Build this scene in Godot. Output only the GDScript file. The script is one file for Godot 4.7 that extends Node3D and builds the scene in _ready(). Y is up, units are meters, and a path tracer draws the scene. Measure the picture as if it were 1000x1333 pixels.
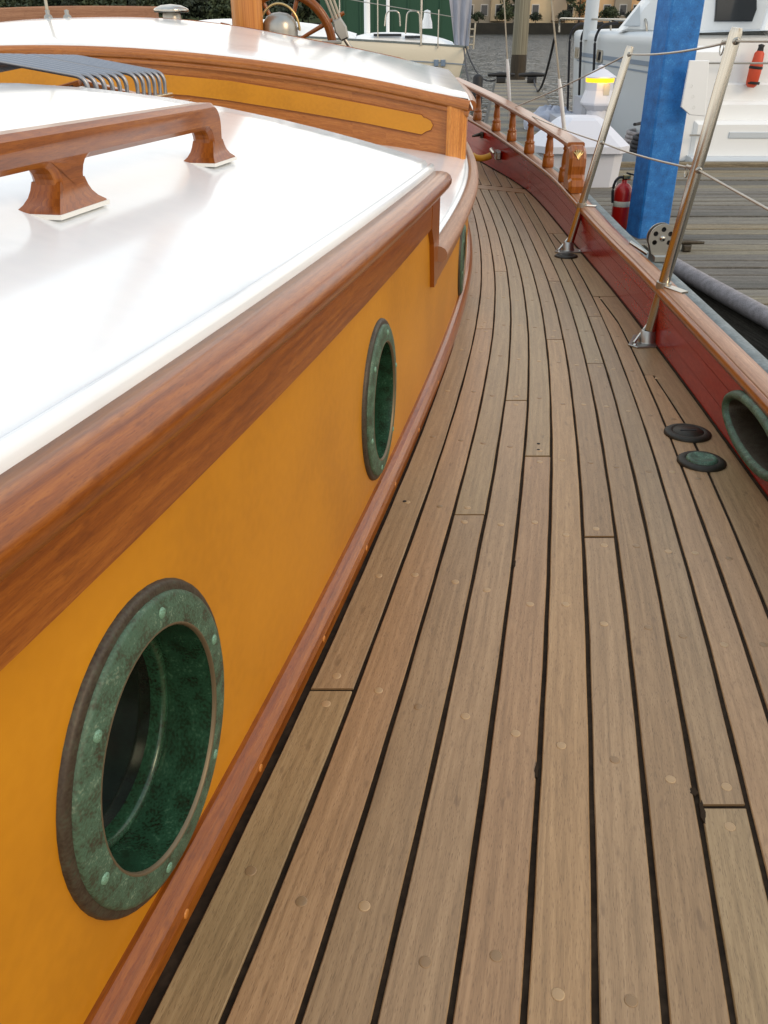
extends Node3D
# Side deck of a wooden yacht, looking aft past the cabin trunk to the marina.

const FOC := 1117.0          # focal length of the photograph in its own pixels
const EYE := 0.75            # camera height over the deck under it
var pitch := atan((666.5 - 28.0) / FOC)
var rng := RandomNumberGenerator.new()
var M := {}                  # materials
var names := {}

# ------------------------------------------------------------------ places
func g(z):                   # sheer of the boat: height of its deck at z
	var q = max(0.0, -z - 3.5)
	return 0.035 * z + 0.018 * q * q
func bp(x, y, z): return Vector3(x, y + g(z), z)
func ray(u, v):
	var d = Vector3((u - 500.0) / FOC, -(v - 666.5) / FOC, -1.0)
	return Vector3(d.x, d.y * cos(pitch) + d.z * sin(pitch), -d.y * sin(pitch) + d.z * cos(pitch))
func zp(u, v, z):            # on the upright plane at z
	var d = ray(u, v)
	return Vector3(0, EYE, 0) + d * (z / d.z)
func hp(u, v, y):            # on the level plane at y
	var d = ray(u, v)
	return Vector3(0, EYE, 0) + d * ((y - EYE) / d.y)
func dk(u, v, y = 0.0):      # on the boat's deck, y above it
	var d = ray(u, v)
	var a = 0.1
	var b = 14.0
	for i in 50:
		var t = (a + b) / 2
		if EYE + t * d.y - g(t * d.z) - y > 0: a = t
		else: b = t
	return Vector3(0, EYE, 0) + d * a
func fp(u, v):               # on the front of the aft deckhouse
	var d = ray(u, v)
	var n = Vector3(-0.15, 0, 1)
	return Vector3(0, EYE, 0) + d * ((Vector3(0.372, 0, -4.12) - Vector3(0, EYE, 0)).dot(n) / d.dot(n))
func wx(z):                  # plan line of the cabin side
	var q = clamp(z, -5.3, -0.41)
	var f = func(s): return -0.36892 + s * (-0.31099 + s * (-0.07292 + s * (-0.02629 + s * (-0.00549 - 0.00038 * s))))
	var e = 0.01
	return f.call(q) + (z - q) * (f.call(q + e) - f.call(q - e)) / (2 * e) * (0.7 if z < q else 1.0)
const SEAM := [-0.36076, 0.51535, -0.41389, 0.48088, -0.1507, 0.8385, -0.81736, 1.13787, -0.65136, 0.10586, -0.15649, 1.0096, -1.55725, 0.75986, -0.07709, -0.021, -0.34761, 0.67436, -0.38174, 0.05125]
func sx(k, z):               # plan line of deck seam k
	var q = clamp(z, -5.7, -0.43)
	var f = func(s):
		var t = log(1 - s)
		var r = 0.0
		for i in 4:
			for j in 5: r += SEAM[i * 5 + j] * pow(k / 10.0, i) * pow(t, j)
		return r
	return f.call(q) + (z - q) * (f.call(q + 0.01) - f.call(q - 0.01)) / 0.02
func spl(t, z):              # smooth curve through the [z, value] pairs of t
	var n = t.size()
	if z >= t[0][0]: return t[0][1]
	if z <= t[n - 1][0]: return t[n - 1][1]
	var i = 0
	while t[i + 1][0] > z: i += 1
	var s = func(k):
		var a = max(0, k - 1)
		var b = min(n - 1, k + 1)
		return (t[b][1] - t[a][1]) / (t[b][0] - t[a][0])
	var h = t[i + 1][0] - t[i][0]
	var w = (z - t[i][0]) / h
	var w2 = w * w
	var w3 = w2 * w
	return t[i][1] * (2 * w3 - 3 * w2 + 1) + s.call(i) * h * (w3 - 2 * w2 + w) + t[i + 1][1] * (3 * w2 - 2 * w3) + s.call(i + 1) * h * (w3 - w2)
const BASE := [[1.0, 0.57], [-0.4, 0.672], [-1.45, 0.741], [-2.116, 0.786], [-2.906, 0.831], [-3.6, 0.86], [-4.336, 0.877], [-4.9, 0.877], [-5.35, 0.855], [-5.7, 0.80], [-6.05, 0.715], [-6.5, 0.59], [-7.2, 0.35]]
const TOP := [[1.0, 0.565], [-0.4, 0.664], [-1.527, 0.737], [-2.28, 0.783], [-2.9, 0.818], [-3.74, 0.848], [-4.14, 0.857], [-4.7, 0.860], [-5.23, 0.832], [-5.77, 0.778], [-6.27, 0.70], [-6.77, 0.585], [-7.2, 0.46]]
func bh(z): return lerp(0.165, 0.2, smoothstep(-3.0, -4.7, z))   # bulwark height
func bx(z): return spl(BASE, z)
func tx(z): return spl(TOP, z)
func bul(z, f):              # point on the inner face of the bulwark
	return bp(lerp(bx(z), tx(z), f), bh(z) * f, z)

# ------------------------------------------------------------------ mesh building
class MB:
	var v := PackedVector3Array()
	var uv := PackedVector2Array()
	var sg := PackedInt32Array()
	func tri(a, b, c, s = 1, ua = Vector2.ZERO, ub = Vector2.ZERO, uc = Vector2.ZERO):
		v.append(a); v.append(b); v.append(c)
		uv.append(ua); uv.append(ub); uv.append(uc)
		sg.append(s)
	func quad(a, b, c, d, s = 1, ua = Vector2.ZERO, ub = Vector2.ZERO, uc = Vector2.ZERO, ud = Vector2.ZERO):
		tri(a, b, c, s, ua, ub, uc)
		tri(a, c, d, s, ua, uc, ud)
	func orient(from, up = Vector3.UP):   # make the faces from triangle number «from» look outwards
		var c = Vector3.ZERO
		var n = v.size()
		for i in range(from * 3, n): c += v[i]
		c /= max(1, n - from * 3)
		var vol = 0.0
		var area = 0.0
		var sum = Vector3.ZERO
		for i in range(from * 3, n, 3):
			var nn = (v[i + 2] - v[i]).cross(v[i + 1] - v[i])
			vol += nn.dot((v[i] + v[i + 1] + v[i + 2]) / 3.0 - c)
			area += nn.length()
			sum += nn
		var flip = vol < 0
		if sum.length() > 0.6 * area: flip = sum.dot(up) < 0
		if flip:
			for i in range(from * 3, n, 3):
				var t = v[i + 1]; v[i + 1] = v[i + 2]; v[i + 2] = t
				var q = uv[i + 1]; uv[i + 1] = uv[i + 2]; uv[i + 2] = q
	func n(): return sg.size()

func mesh_of(m: MB, o := Vector3.ZERO) -> ArrayMesh:
	var st := SurfaceTool.new()
	st.begin(Mesh.PRIMITIVE_TRIANGLES)
	for i in m.sg.size():
		st.set_smooth_group(m.sg[i])
		for j in 3:
			st.set_uv(m.uv[i * 3 + j])
			st.add_vertex(m.v[i * 3 + j] - o)
	st.generate_normals()
	st.generate_tangents()
	return st.commit()

# rows of points; UV in metres. sharp: every column strip keeps its own shading
func grid(m: MB, P, sharp := false, closed := false, up := Vector3.UP, uo := Vector2.ZERO):
	var from = m.n()
	var ul = [0.0]
	var mid = P[0].size() / 2
	for i in range(1, P.size()): ul.append(ul[i - 1] + (P[i][mid] - P[i - 1][mid]).length())
	var w = P[0].size()
	for i in P.size() - 1:
		var va = 0.0
		for j in (w if closed else w - 1):
			var k = (j + 1) % w
			var vb = va + (P[i][k] - P[i][j]).length()
			m.quad(P[i][j], P[i + 1][j], P[i + 1][k], P[i][k], (2 + j) if sharp else 1, uo + Vector2(ul[i], va), uo + Vector2(ul[i + 1], va), uo + Vector2(ul[i + 1], vb), uo + Vector2(ul[i], vb))
			va = vb
	m.orient(from, up)

func cap(m: MB, ring, s):
	var c = Vector3.ZERO
	for p in ring: c += p
	c /= ring.size()
	for i in ring.size(): m.tri(c, ring[i], ring[(i + 1) % ring.size()], s)

# profile (right, up) swept along a path
func sweep(m: MB, path, prof, sharp := true, caps := true, scale_at = null, uo := Vector2.ZERO):
	var from = m.n()
	var P = []
	var n = path.size()
	for i in n:
		var t = (path[min(n - 1, i + 1)] - path[max(0, i - 1)]).normalized()
		var r = t.cross(Vector3.UP)
		if r.length() < 0.01: r = Vector3.RIGHT
		r = r.normalized()
		var b = r.cross(t)
		var k = scale_at.call(float(i) / (n - 1)) if scale_at != null else 1.0
		var row = []
		for q in prof: row.append(path[i] + (r * q.x + b * q.y) * k)
		P.append(row)
	var ul = 0.0
	var w = prof.size()
	for i in n - 1:
		var ln = (path[i + 1] - path[i]).length()
		var va = 0.0
		for j in w:
			var k2 = (j + 1) % w
			var vb = va + (prof[k2] - prof[j]).length()
			m.quad(P[i][j], P[i + 1][j], P[i + 1][k2], P[i][k2], (2 + j) if sharp else 1, uo + Vector2(ul, va), uo + Vector2(ul + ln, va), uo + Vector2(ul + ln, vb), uo + Vector2(ul, vb))
			va = vb
		ul += ln
	if caps:
		var c0 = m.n()
		cap(m, P[0], 90)
		var rev = P[n - 1].duplicate()
		rev.reverse()
		cap(m, rev, 91)
	m.orient(from)
	# the caps of a sweep follow the winding of its sides
	if caps:
		var last = m.n() - 2 * w
		var t0 = (path[0] - path[1])
		_face(m, last, w, t0)
		_face(m, last + w, w, path[n - 1] - path[n - 2])
func _face(m: MB, from, count, dir):
	var i = from * 3
	if (m.v[i + 2] - m.v[i]).cross(m.v[i + 1] - m.v[i]).dot(dir) < 0:
		for q in range(i, (from + count) * 3, 3):
			var t = m.v[q + 1]; m.v[q + 1] = m.v[q + 2]; m.v[q + 2] = t

func flat(m: MB):
	for i in m.sg.size(): m.sg[i] = -1
	return m
func circle(r, n := 10, sy := 1.0):
	var a = []
	for i in n: a.append(Vector2(cos(TAU * i / n) * r, sin(TAU * i / n) * r * sy))
	return a
func tube(m: MB, path, r, n := 10): sweep(m, path, circle(r, n), false)
# a bent pipe through points, corners rounded
func bend(pts, rad := 0.02, k := 5):
	var out = [pts[0]]
	for i in range(1, pts.size() - 1):
		var a = pts[i] + (pts[i - 1] - pts[i]).limit_length(rad)
		var b = pts[i] + (pts[i + 1] - pts[i]).limit_length(rad)
		for s in k + 1:
			var t = float(s) / k
			out.append(a.lerp(pts[i], t).lerp(pts[i].lerp(b, t), t))
	out.append(pts[pts.size() - 1])
	return out
func sag(a, b, drop, n := 14):
	var out = []
	for i in n + 1:
		var t = float(i) / n
		out.append(a.lerp(b, t) + Vector3.DOWN * drop * 4 * t * (1 - t))
	return out

func lathe(m: MB, xf: Transform3D, prof, n := 20, sharp := false, sx_ := 1.0):
	var from = m.n()
	for i in prof.size() - 1:
		for j in n:
			var p = func(k, l): return xf * Vector3(cos(TAU * l / n) * prof[k].x * sx_, prof[k].y, sin(TAU * l / n) * prof[k].x)
			var va = float(i) * 0.1
			var ua = float(j) / n
			var s = (2 + i) if sharp else 1
			if prof[i].x > 1e-6 and prof[i + 1].x > 1e-6: m.quad(p.call(i, j), p.call(i + 1, j), p.call(i + 1, j + 1), p.call(i, j + 1), s, Vector2(va, ua), Vector2(va + 0.1, ua), Vector2(va + 0.1, ua + 1.0 / n), Vector2(va, ua + 1.0 / n))
			elif prof[i].x > 1e-6: m.tri(p.call(i, j), p.call(i + 1, j), p.call(i, j + 1), s)
			elif prof[i + 1].x > 1e-6: m.tri(p.call(i, j), p.call(i + 1, j), p.call(i + 1, j + 1), s)
	m.orient(from)

# outline in the local XY plane, extruded along Z by depth (centred), edges chamfered
func prism(m: MB, xf: Transform3D, poly, depth, bev := 0.0, uvs := 1.0):
	var from = m.n()
	var n = poly.size()
	var area = 0.0
	for i in n: area += poly[i].cross(poly[(i + 1) % n])
	var P = poly.duplicate()
	if area < 0: P.reverse()
	var inner = []
	for i in n:
		var d1 = (P[i] - P[(i + n - 1) % n]).normalized()
		var d2 = (P[(i + 1) % n] - P[i]).normalized()
		var n1 = Vector2(-d1.y, d1.x)
		var n2 = Vector2(-d2.y, d2.x)
		var bs = (n1 + n2)
		var l = bs.length_squared()
		inner.append(P[i] + (bs * (2.0 * bev / l)).limit_length(1.5 * bev) if l > 0.01 else P[i])
	var rings = [[P, -depth / 2], [P, depth / 2]] if bev == 0.0 else [[inner, -depth / 2], [P, -depth / 2 + bev], [P, depth / 2 - bev], [inner, depth / 2]]
	for r in rings.size() - 1:
		var ua = 0.0
		for i in n:
			var k = (i + 1) % n
			var a = rings[r][0]
			var b = rings[r + 1][0]
			var ub = ua + (P[k] - P[i]).length()
			var za = rings[r][1]
			var zb = rings[r + 1][1]
			m.quad(xf * Vector3(a[i].x, a[i].y, za), xf * Vector3(a[k].x, a[k].y, za), xf * Vector3(b[k].x, b[k].y, zb), xf * Vector3(b[i].x, b[i].y, zb), 10 + r * 40 + i, Vector2(ua, za) * uvs, Vector2(ub, za) * uvs, Vector2(ub, zb) * uvs, Vector2(ua, zb) * uvs)
			ua = ub
	var ends = inner if bev > 0 else P
	var idx = Geometry2D.triangulate_polygon(PackedVector2Array(ends))
	if idx.is_empty(): idx = Geometry2D.triangulate_polygon(PackedVector2Array(P))
	for e in [-1, 1]:
		for i in range(0, idx.size(), 3):
			var a2 = ends[idx[i]]
			var b2 = ends[idx[i + 1]]
			var c2 = ends[idx[i + 2]]
			if ((b2 - a2).cross(c2 - a2) < 0) == (e > 0):
				var t = b2
				b2 = c2
				c2 = t
			m.tri(xf * Vector3(a2.x, a2.y, e * depth / 2), xf * Vector3(b2.x, b2.y, e * depth / 2), xf * Vector3(c2.x, c2.y, e * depth / 2), 500 + e, a2 * uvs, b2 * uvs, c2 * uvs)
	m.orient(from)
func box(m: MB, c: Vector3, s: Vector3, bev := 0.004, turn := Basis()):
	var h = s / 2
	prism(m, Transform3D(turn, c), [Vector2(-h.x, -h.y), Vector2(h.x, -h.y), Vector2(h.x, h.y), Vector2(-h.x, h.y)], s.z, min(bev, min(h.x, min(h.y, h.z)) * 0.6))
# oval rings about c: t along, u up, n out; each ring [inset, out]
func ovals(m: MB, c, t, u, n, rx, ry, rings, k := 40, surf = null):
	var from = m.n()
	var P = []
	for r in rings:
		var row = []
		for i in k:
			var a = TAU * i / k
			var ca = cos(a) * (rx - r[0])
			var sa = sin(a) * (ry - r[0])
			var p = c + t * ca + u * sa + n * r[1]
			if surf != null: p += n * surf.call(ca)
			row.append(p)
		P.append(row)
	for i in P.size() - 1:
		for j in k:
			var q = (j + 1) % k
			var a0 = float(j) / k
			var a1 = float(j + 1) / k
			m.quad(P[i][j], P[i + 1][j], P[i + 1][q], P[i][q], 1, Vector2(a0, i * 0.05), Vector2(a0, i * 0.05 + 0.05), Vector2(a1, i * 0.05 + 0.05), Vector2(a1, i * 0.05))
	# wind so that the rings that face out do so
	var s = 0.0
	for i in range(from * 3, m.v.size(), 3): s += (m.v[i + 2] - m.v[i]).cross(m.v[i + 1] - m.v[i]).dot(n)
	if s < 0:
		for i in range(from * 3, m.v.size(), 3):
			var tt = m.v[i + 1]; m.v[i + 1] = m.v[i + 2]; m.v[i + 2] = tt
			var qq = m.uv[i + 1]; m.uv[i + 1] = m.uv[i + 2]; m.uv[i + 2] = qq

# ------------------------------------------------------------------ nodes
func numbered(s):
	names[s] = names.get(s, -1) + 1
	return s if names[s] == 0 else "%s_%03d" % [s, names[s]]
func thing(called, label, category, at = Vector3.ZERO, group = ""):
	var o := Node3D.new()
	o.name = numbered(called)
	add_child(o)
	o.position = at
	o.set_meta("label", label)
	o.set_meta("category", category)
	if group: o.set_meta("group", group)
	return o
func where(o):
	var p = Vector3.ZERO
	while o != self:
		p += o.position
		o = o.get_parent()
	return p
func part(called, m: MB, material, parent, at = null):   # one mesh of world-placed faces under its thing
	var o := MeshInstance3D.new()
	o.name = called
	parent.add_child(o, true)
	if at != null: o.position = at - where(parent)
	o.mesh = mesh_of(m, where(o))
	o.material_override = material
	return o
func put(called, mesh, material, parent, xf: Transform3D):   # a shared mesh, placed in the world
	var o := MeshInstance3D.new()
	o.name = called
	o.mesh = mesh
	o.material_override = material
	parent.add_child(o, true)
	o.transform = Transform3D(xf.basis, xf.origin - where(parent))
	return o
func single(called, m: MB, material, label, category, group = ""):   # a thing that is one mesh
	var o := MeshInstance3D.new()
	o.name = numbered(called)
	add_child(o)
	var c = Vector3(0, 1e9, 0)
	for p in m.v:
		c.x += p.x / m.v.size(); c.z += p.z / m.v.size(); c.y = min(c.y, p.y)
	o.position = c
	o.mesh = mesh_of(m, c)
	o.material_override = material
	o.set_meta("label", label)
	o.set_meta("category", category)
	if group: o.set_meta("group", group)
	return o
func setting(called, m: MB = null, material = null):
	var o
	if m == null: o = Node3D.new()
	else:
		o = MeshInstance3D.new()
		o.mesh = mesh_of(m)
		o.material_override = material
	o.name = numbered(called)
	o.set_meta("kind", "structure")
	add_child(o)
	return o

# ------------------------------------------------------------------ materials
func lin(r, gg, b): return Color(r, gg, b).linear_to_srgb()
func mat(c: Color, rough, metal := 0.0, tex = null, nrm = null, ns := 1.0):
	var m := StandardMaterial3D.new()
	m.albedo_color = c
	m.roughness = rough
	m.metallic = metal
	if tex: m.albedo_texture = tex
	if nrm:
		m.normal_enabled = true
		m.normal_texture = nrm
		m.normal_scale = ns
	return m
func scaled(m, u, v = 0.0):
	m.uv1_scale = Vector3(u, v if v else u, 1)
	return m
func tri3(m, s):
	m.uv1_triplanar = true
	m.uv1_scale = Vector3(s, s, s)
	return m
func noise(s, f, oct := 3, type := FastNoiseLite.TYPE_SIMPLEX_SMOOTH):
	var n := FastNoiseLite.new()
	n.seed = s
	n.noise_type = type
	n.frequency = f
	n.fractal_octaves = oct
	return n
func texture(w, h, f):
	var b := PackedByteArray()
	b.resize(w * h * 3)
	var i = 0
	for y in h:
		for x in w:
			var c: Color = f.call(float(x) / w, float(y) / h)
			b[i] = int(clamp(c.r, 0, 1) * 255)
			b[i + 1] = int(clamp(c.g, 0, 1) * 255)
			b[i + 2] = int(clamp(c.b, 0, 1) * 255)
			i += 3
	var im = Image.create_from_data(w, h, false, Image.FORMAT_RGB8, b)
	im.generate_mipmaps()
	return im
func tex_of(im): return ImageTexture.create_from_image(im)
func bump_of(im: Image, k):
	var c = im.duplicate()
	c.clear_mipmaps()
	c.bump_map_to_normal_map(k)
	c.generate_mipmaps()
	return ImageTexture.create_from_image(c)
# grain that repeats along x: one unit of x is the length of the texture
func wood_image(w, h, seed_, dark: Color, mid: Color, light: Color, pore: Color, pores, rings):
	var a = noise(seed_, 1.0, 3)
	var b = noise(seed_ + 1, 1.0, 2)
	var c = noise(seed_ + 2, 1.0, 2)
	return texture(w, h, func(x, y):
		var cx = cos(TAU * x)
		var sy = sin(TAU * x)
		var cy = cos(TAU * y)
		var warp = a.get_noise_3d(cx * 0.5, sy * 0.5, y * 5.0) * 0.7
		var band = 0.5 + 0.5 * sin((y * rings + warp * 6.0) * TAU)
		var tone = 0.5 + 0.75 * b.get_noise_3d(cx * 0.7 + 9, sy * 0.7, y * 26.0)
		var fine = c.get_noise_3d(cx * 9.0, sy * 9.0, y * 210.0)
		var po = c.get_noise_3d(cx * 24.0 + 40, sy * 24.0, y * 330.0)
		var t = clamp(tone * 0.62 + band * 0.2 + 0.14 + fine * 0.33, 0, 1)
		var col = dark.lerp(mid, t * 2.0) if t < 0.5 else mid.lerp(light, t * 2.0 - 1.0)
		var blot = clamp((a.get_noise_3d(cx * 5.0 + 70, sy * 5.0, y * 16.0) - 0.42) * 4.0, 0, 1)
		return col.lerp(pore, max(clamp((po - 0.32) * 3.0, 0, 1) * pores, blot * 0.35)))
func mottled(s, seed_, cols, f1 := 5.0, f2 := 26.0, mixk := 0.5):   # seamless patches of several colours
	var a = noise(seed_, f1 / s, 3).get_seamless_image(s, s).get_data()
	var b = noise(seed_ + 500, f2 / s, 2).get_seamless_image(s, s).get_data()
	var out := PackedByteArray()
	out.resize(s * s * 3)
	for i in s * s:
		var t = 0.5 + ((a[i] / 255.0 - 0.5) * (1 - mixk) + (b[i] / 255.0 - 0.5) * mixk) * 1.5
		t = clamp(t, 0, 0.999) * (cols.size() - 1)
		var k = int(t)
		var c: Color = cols[k].lerp(cols[k + 1], t - k)
		out[i * 3] = int(c.r * 255)
		out[i * 3 + 1] = int(c.g * 255)
		out[i * 3 + 2] = int(c.b * 255)
	var im = Image.create_from_data(s, s, false, Image.FORMAT_RGB8, out)
	im.generate_mipmaps()
	return im

func make_materials():
	var teak = wood_image(1024, 512, 11, Color(0.515, 0.43, 0.315), Color(0.59, 0.495, 0.37), Color(0.655, 0.56, 0.43), Color(0.36, 0.285, 0.20), 0.55, 9.0)
	var tt = tex_of(teak)
	var tn = bump_of(teak, 3.0)
	M.teak = []
	for c in [Color(1.0, 0.97, 0.93), Color(0.96, 0.93, 0.88), Color(1.04, 0.98, 0.92), Color(0.98, 0.97, 0.91), Color(0.94, 0.90, 0.84), Color(1.04, 0.99, 0.91), Color(1.0, 0.94, 0.88)]:
		M.teak.append(scaled(mat(c, 0.40, 0, tt, tn, 0.4), 0.5, 4.0))
	M.bung = scaled(mat(Color(1.2, 1.19, 1.16), 0.4, 0, tt), 3.0, 3.0)
	M.bung_dark = scaled(mat(Color(0.98, 0.95, 0.9), 0.4, 0, tt), 3.0, 3.0)
	M.hole = mat(Color(0.08, 0.06, 0.05), 0.8)  # dark discs stand in for holes, their depth shade put into the colour
	var ci = mottled(256, 3, [Color(0.13, 0.105, 0.08), Color(0.175, 0.14, 0.105), Color(0.215, 0.175, 0.135)])
	M.caulk = scaled(mat(Color.WHITE, 0.9, 0, tex_of(ci)), 3)
	M.caulk.metallic_specular = 0.2
	var mah = wood_image(1024, 512, 31, Color(0.44, 0.225, 0.06), Color(0.54, 0.295, 0.085), Color(0.63, 0.375, 0.125), Color(0.34, 0.16, 0.05), 0.4, 6.0)
	var mt = tex_of(mah)
	M.varnish = scaled(mat(Color.WHITE, 0.3, 0, mt), 0.6, 3.5)
	M.varnish.clearcoat_enabled = true
	M.varnish.metallic_specular = 0.4
	M.varnish.clearcoat = 0.3
	M.varnish.clearcoat_roughness = 0.12
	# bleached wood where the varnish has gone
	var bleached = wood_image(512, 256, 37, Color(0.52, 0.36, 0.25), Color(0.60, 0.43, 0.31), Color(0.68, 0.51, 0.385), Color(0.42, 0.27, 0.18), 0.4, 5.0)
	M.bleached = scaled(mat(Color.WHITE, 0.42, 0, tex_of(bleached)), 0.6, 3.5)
	var cedar = wood_image(512, 256, 47, Color(0.55, 0.32, 0.13), Color(0.64, 0.39, 0.175), Color(0.71, 0.46, 0.225), Color(0.46, 0.25, 0.1), 0.35, 5.0)
	M.cedar = scaled(mat(Color.WHITE, 0.3, 0, tex_of(cedar)), 0.6, 3.5)
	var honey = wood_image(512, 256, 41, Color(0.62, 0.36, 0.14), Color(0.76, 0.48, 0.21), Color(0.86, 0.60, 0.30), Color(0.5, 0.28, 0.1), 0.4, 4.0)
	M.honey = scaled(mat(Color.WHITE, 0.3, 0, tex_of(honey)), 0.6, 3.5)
	var ochre = mottled(512, 51, [Color(0.70, 0.46, 0.05), Color(0.745, 0.495, 0.06), Color(0.77, 0.515, 0.07), Color(0.80, 0.545, 0.09)], 2.0, 40.0, 0.25)
	M.ochre = tri3(mat(Color(1, 1, 1), 0.38, 0, tex_of(ochre), bump_of(ochre, 1.2), 0.4), 1.1)
	var red = mottled(512, 61, [Color(0.53, 0.085, 0.035), Color(0.56, 0.10, 0.04), Color(0.59, 0.12, 0.05), Color(0.63, 0.15, 0.07)], 4.0, 40.0, 0.45)
	M.red = scaled(mat(Color.WHITE, 0.2, 0, tex_of(red)), 0.7, 2.5)
	M.red.metallic_specular = 0.3
	M.ochre.metallic_specular = 0.5
	var white = mottled(512, 71, [Color(0.86, 0.875, 0.88), Color(0.895, 0.905, 0.91), Color(0.91, 0.92, 0.92), Color(0.92, 0.925, 0.925)], 3.0, 30.0, 0.3)
	M.white = tri3(mat(Color.WHITE, 0.13, 0, tex_of(white)), 0.8)
	M.seal = mat(Color(0.9, 0.9, 0.88), 0.5)
	var verd = mottled(512, 81, [Color(0.22, 0.18, 0.13), Color(0.30, 0.27, 0.205), Color(0.25, 0.34, 0.275), Color(0.36, 0.48, 0.40), Color(0.30, 0.44, 0.37), Color(0.48, 0.58, 0.50), Color(0.60, 0.68, 0.60)], 11.0, 80.0, 0.5)
	var vt = tex_of(verd)
	var vn = bump_of(verd, 3.0)
	M.verdigris = tri3(mat(Color(0.86, 0.87, 0.84), 0.55, 0.15, vt, vn, 0.9), 3.2)
	M.barrel = tri3(mat(Color(0.52, 0.66, 0.58), 0.25, 0.15, vt), 3.0)
	var brz = mottled(256, 82, [Color(0.16, 0.13, 0.10), Color(0.24, 0.20, 0.155), Color(0.30, 0.27, 0.215), Color(0.27, 0.33, 0.27)], 8.0, 50.0, 0.6)
	M.bronze = tri3(mat(Color.WHITE, 0.5, 0.3, tex_of(brz), bump_of(brz, 2.0), 0.6), 5.0)
	M.worn_glint_bronze = tri3(mat(Color(0.46, 0.41, 0.32), 0.5, 0.6), 5.0)  # bare worn lip metal; edge highlights are put into its colour too
	M.screw = tri3(mat(Color(1.25, 1.3, 1.3), 0.55, 0.1, vt), 40.0)
	M.plate = tri3(mat(Color(0.62, 0.62, 0.56), 0.55, 0.3, tex_of(brz)), 9.0)
	M.darkglass = mat(Color(0.05, 0.05, 0.045), 0.1)
	M.steel = mat(Color(0.72, 0.70, 0.66), 0.2, 1.0)
	M.bar = mat(Color(0.56, 0.57, 0.59), 0.35, 0.9)
	M.steel_dull = mat(Color(0.62, 0.61, 0.58), 0.35, 0.9)
	M.brass = mat(Color(0.72, 0.62, 0.42), 0.25, 1.0)
	M.wire = mat(Color(0.66, 0.64, 0.60), 0.35, 0.8)
	M.black = mat(Color(0.07, 0.07, 0.075), 0.6)
	M.rope_dark = mat(Color(0.12, 0.12, 0.14), 0.8)
	M.rope_pale = mat(Color(0.68, 0.65, 0.58), 0.85)
	var gw = wood_image(1024, 512, 91, Color(0.30, 0.285, 0.25), Color(0.44, 0.42, 0.375), Color(0.575, 0.55, 0.495), Color(0.16, 0.15, 0.13), 0.9, 7.0)
	var gt = tex_of(gw)
	var gn = bump_of(gw, 5.0)
	M.greywood = []
	for c in [Color(1, 1, 1), Color(0.9, 0.9, 0.92), Color(1.05, 1.03, 0.97), Color(0.80, 0.81, 0.83), Color(1.08, 1.03, 0.93)]:
		M.greywood.append(scaled(mat(c, 0.85, 0, gt, gn, 0.9), 0.5, 3.0))
	var hose = mottled(256, 95, [Color(0.44, 0.42, 0.42), Color(0.55, 0.53, 0.53), Color(0.64, 0.62, 0.62)], 9.0, 70.0, 0.6)
	M.hose = scaled(mat(Color.WHITE, 0.85, 0, tex_of(hose)), 2.0, 2.0)
	var gs = mottled(256, 96, [Color(0.30, 0.34, 0.34), Color(0.40, 0.44, 0.44), Color(0.49, 0.52, 0.52)], 6.0, 40.0, 0.5)
	M.greystrip = scaled(mat(Color.WHITE, 0.55, 0, tex_of(gs)), 2.0, 2.0)
	var bl = mottled(256, 97, [Color(0.06, 0.30, 0.52), Color(0.08, 0.39, 0.66), Color(0.10, 0.43, 0.71), Color(0.24, 0.53, 0.77)], 8.0, 60.0, 0.45)
	M.blue = tri3(mat(Color.WHITE, 0.6, 0, tex_of(bl)), 1.5)
	M.hull_gap_shade = mat(Color(0.10, 0.10, 0.09), 0.5)  # dark of the shadowed gap beside the dock, put into the hull colour
	M.gelcoat = mat(Color(0.90, 0.91, 0.91), 0.25)
	M.gelcoat_grey = mat(Color(0.74, 0.77, 0.79), 0.35)
	M.cream_hull = mat(Color(0.86, 0.83, 0.75), 0.3)
	M.stripe = mat(Color(0.45, 0.52, 0.60), 0.4)
	M.cloth = mat(Color(0.62, 0.64, 0.69), 0.9)
	M.plastic = mat(Color(0.80, 0.81, 0.84), 0.5)
	M.plastic_dim = mat(Color(0.62, 0.63, 0.66), 0.55)
	M.extinguisher = mat(Color(0.66, 0.09, 0.06), 0.3)
	M.orange = mat(Color(0.75, 0.25, 0.10), 0.5)
	M.label = mat(Color(0.75, 0.73, 0.66), 0.5)
	M.yellow = mat(Color(0.75, 0.55, 0.12), 0.6)
	M.glow = mat(Color(1.0, 0.75, 0.15), 0.5)
	M.glow.emission_enabled = true
	M.glow.emission = Color(1.0, 0.74, 0.05)
	M.glow.emission_energy_multiplier = 0.8
	M.green_shed = mat(Color(0.10, 0.27, 0.19), 0.7)
	M.seawall = tri3(mat(Color(0.36, 0.32, 0.27), 0.9, 0, tex_of(gs)), 0.1)
	M.pile = []
	var pw = wood_image(512, 256, 99, Color(0.36, 0.345, 0.29), Color(0.47, 0.45, 0.38), Color(0.55, 0.53, 0.46), Color(0.25, 0.235, 0.19), 0.6, 3.0)
	M.pile_wood = scaled(mat(Color.WHITE, 0.9, 0, tex_of(pw)), 0.5, 1.0)
	M.pile_wet = scaled(mat(Color(0.42, 0.36, 0.27), 0.7, 0, tex_of(pw)), 0.5, 1.0)
	var wn := NoiseTexture2D.new()
	wn.width = 1024
	wn.height = 1024
	wn.seamless = true
	wn.as_normal_map = true
	wn.bump_strength = 14.0
	wn.noise = noise(7, 0.025, 4)
	M.water = scaled(mat(Color(0.15, 0.18, 0.17), 0.04, 0, null, wn, 0.9), 0.06, 0.03)
	M.leaf = []
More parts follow.
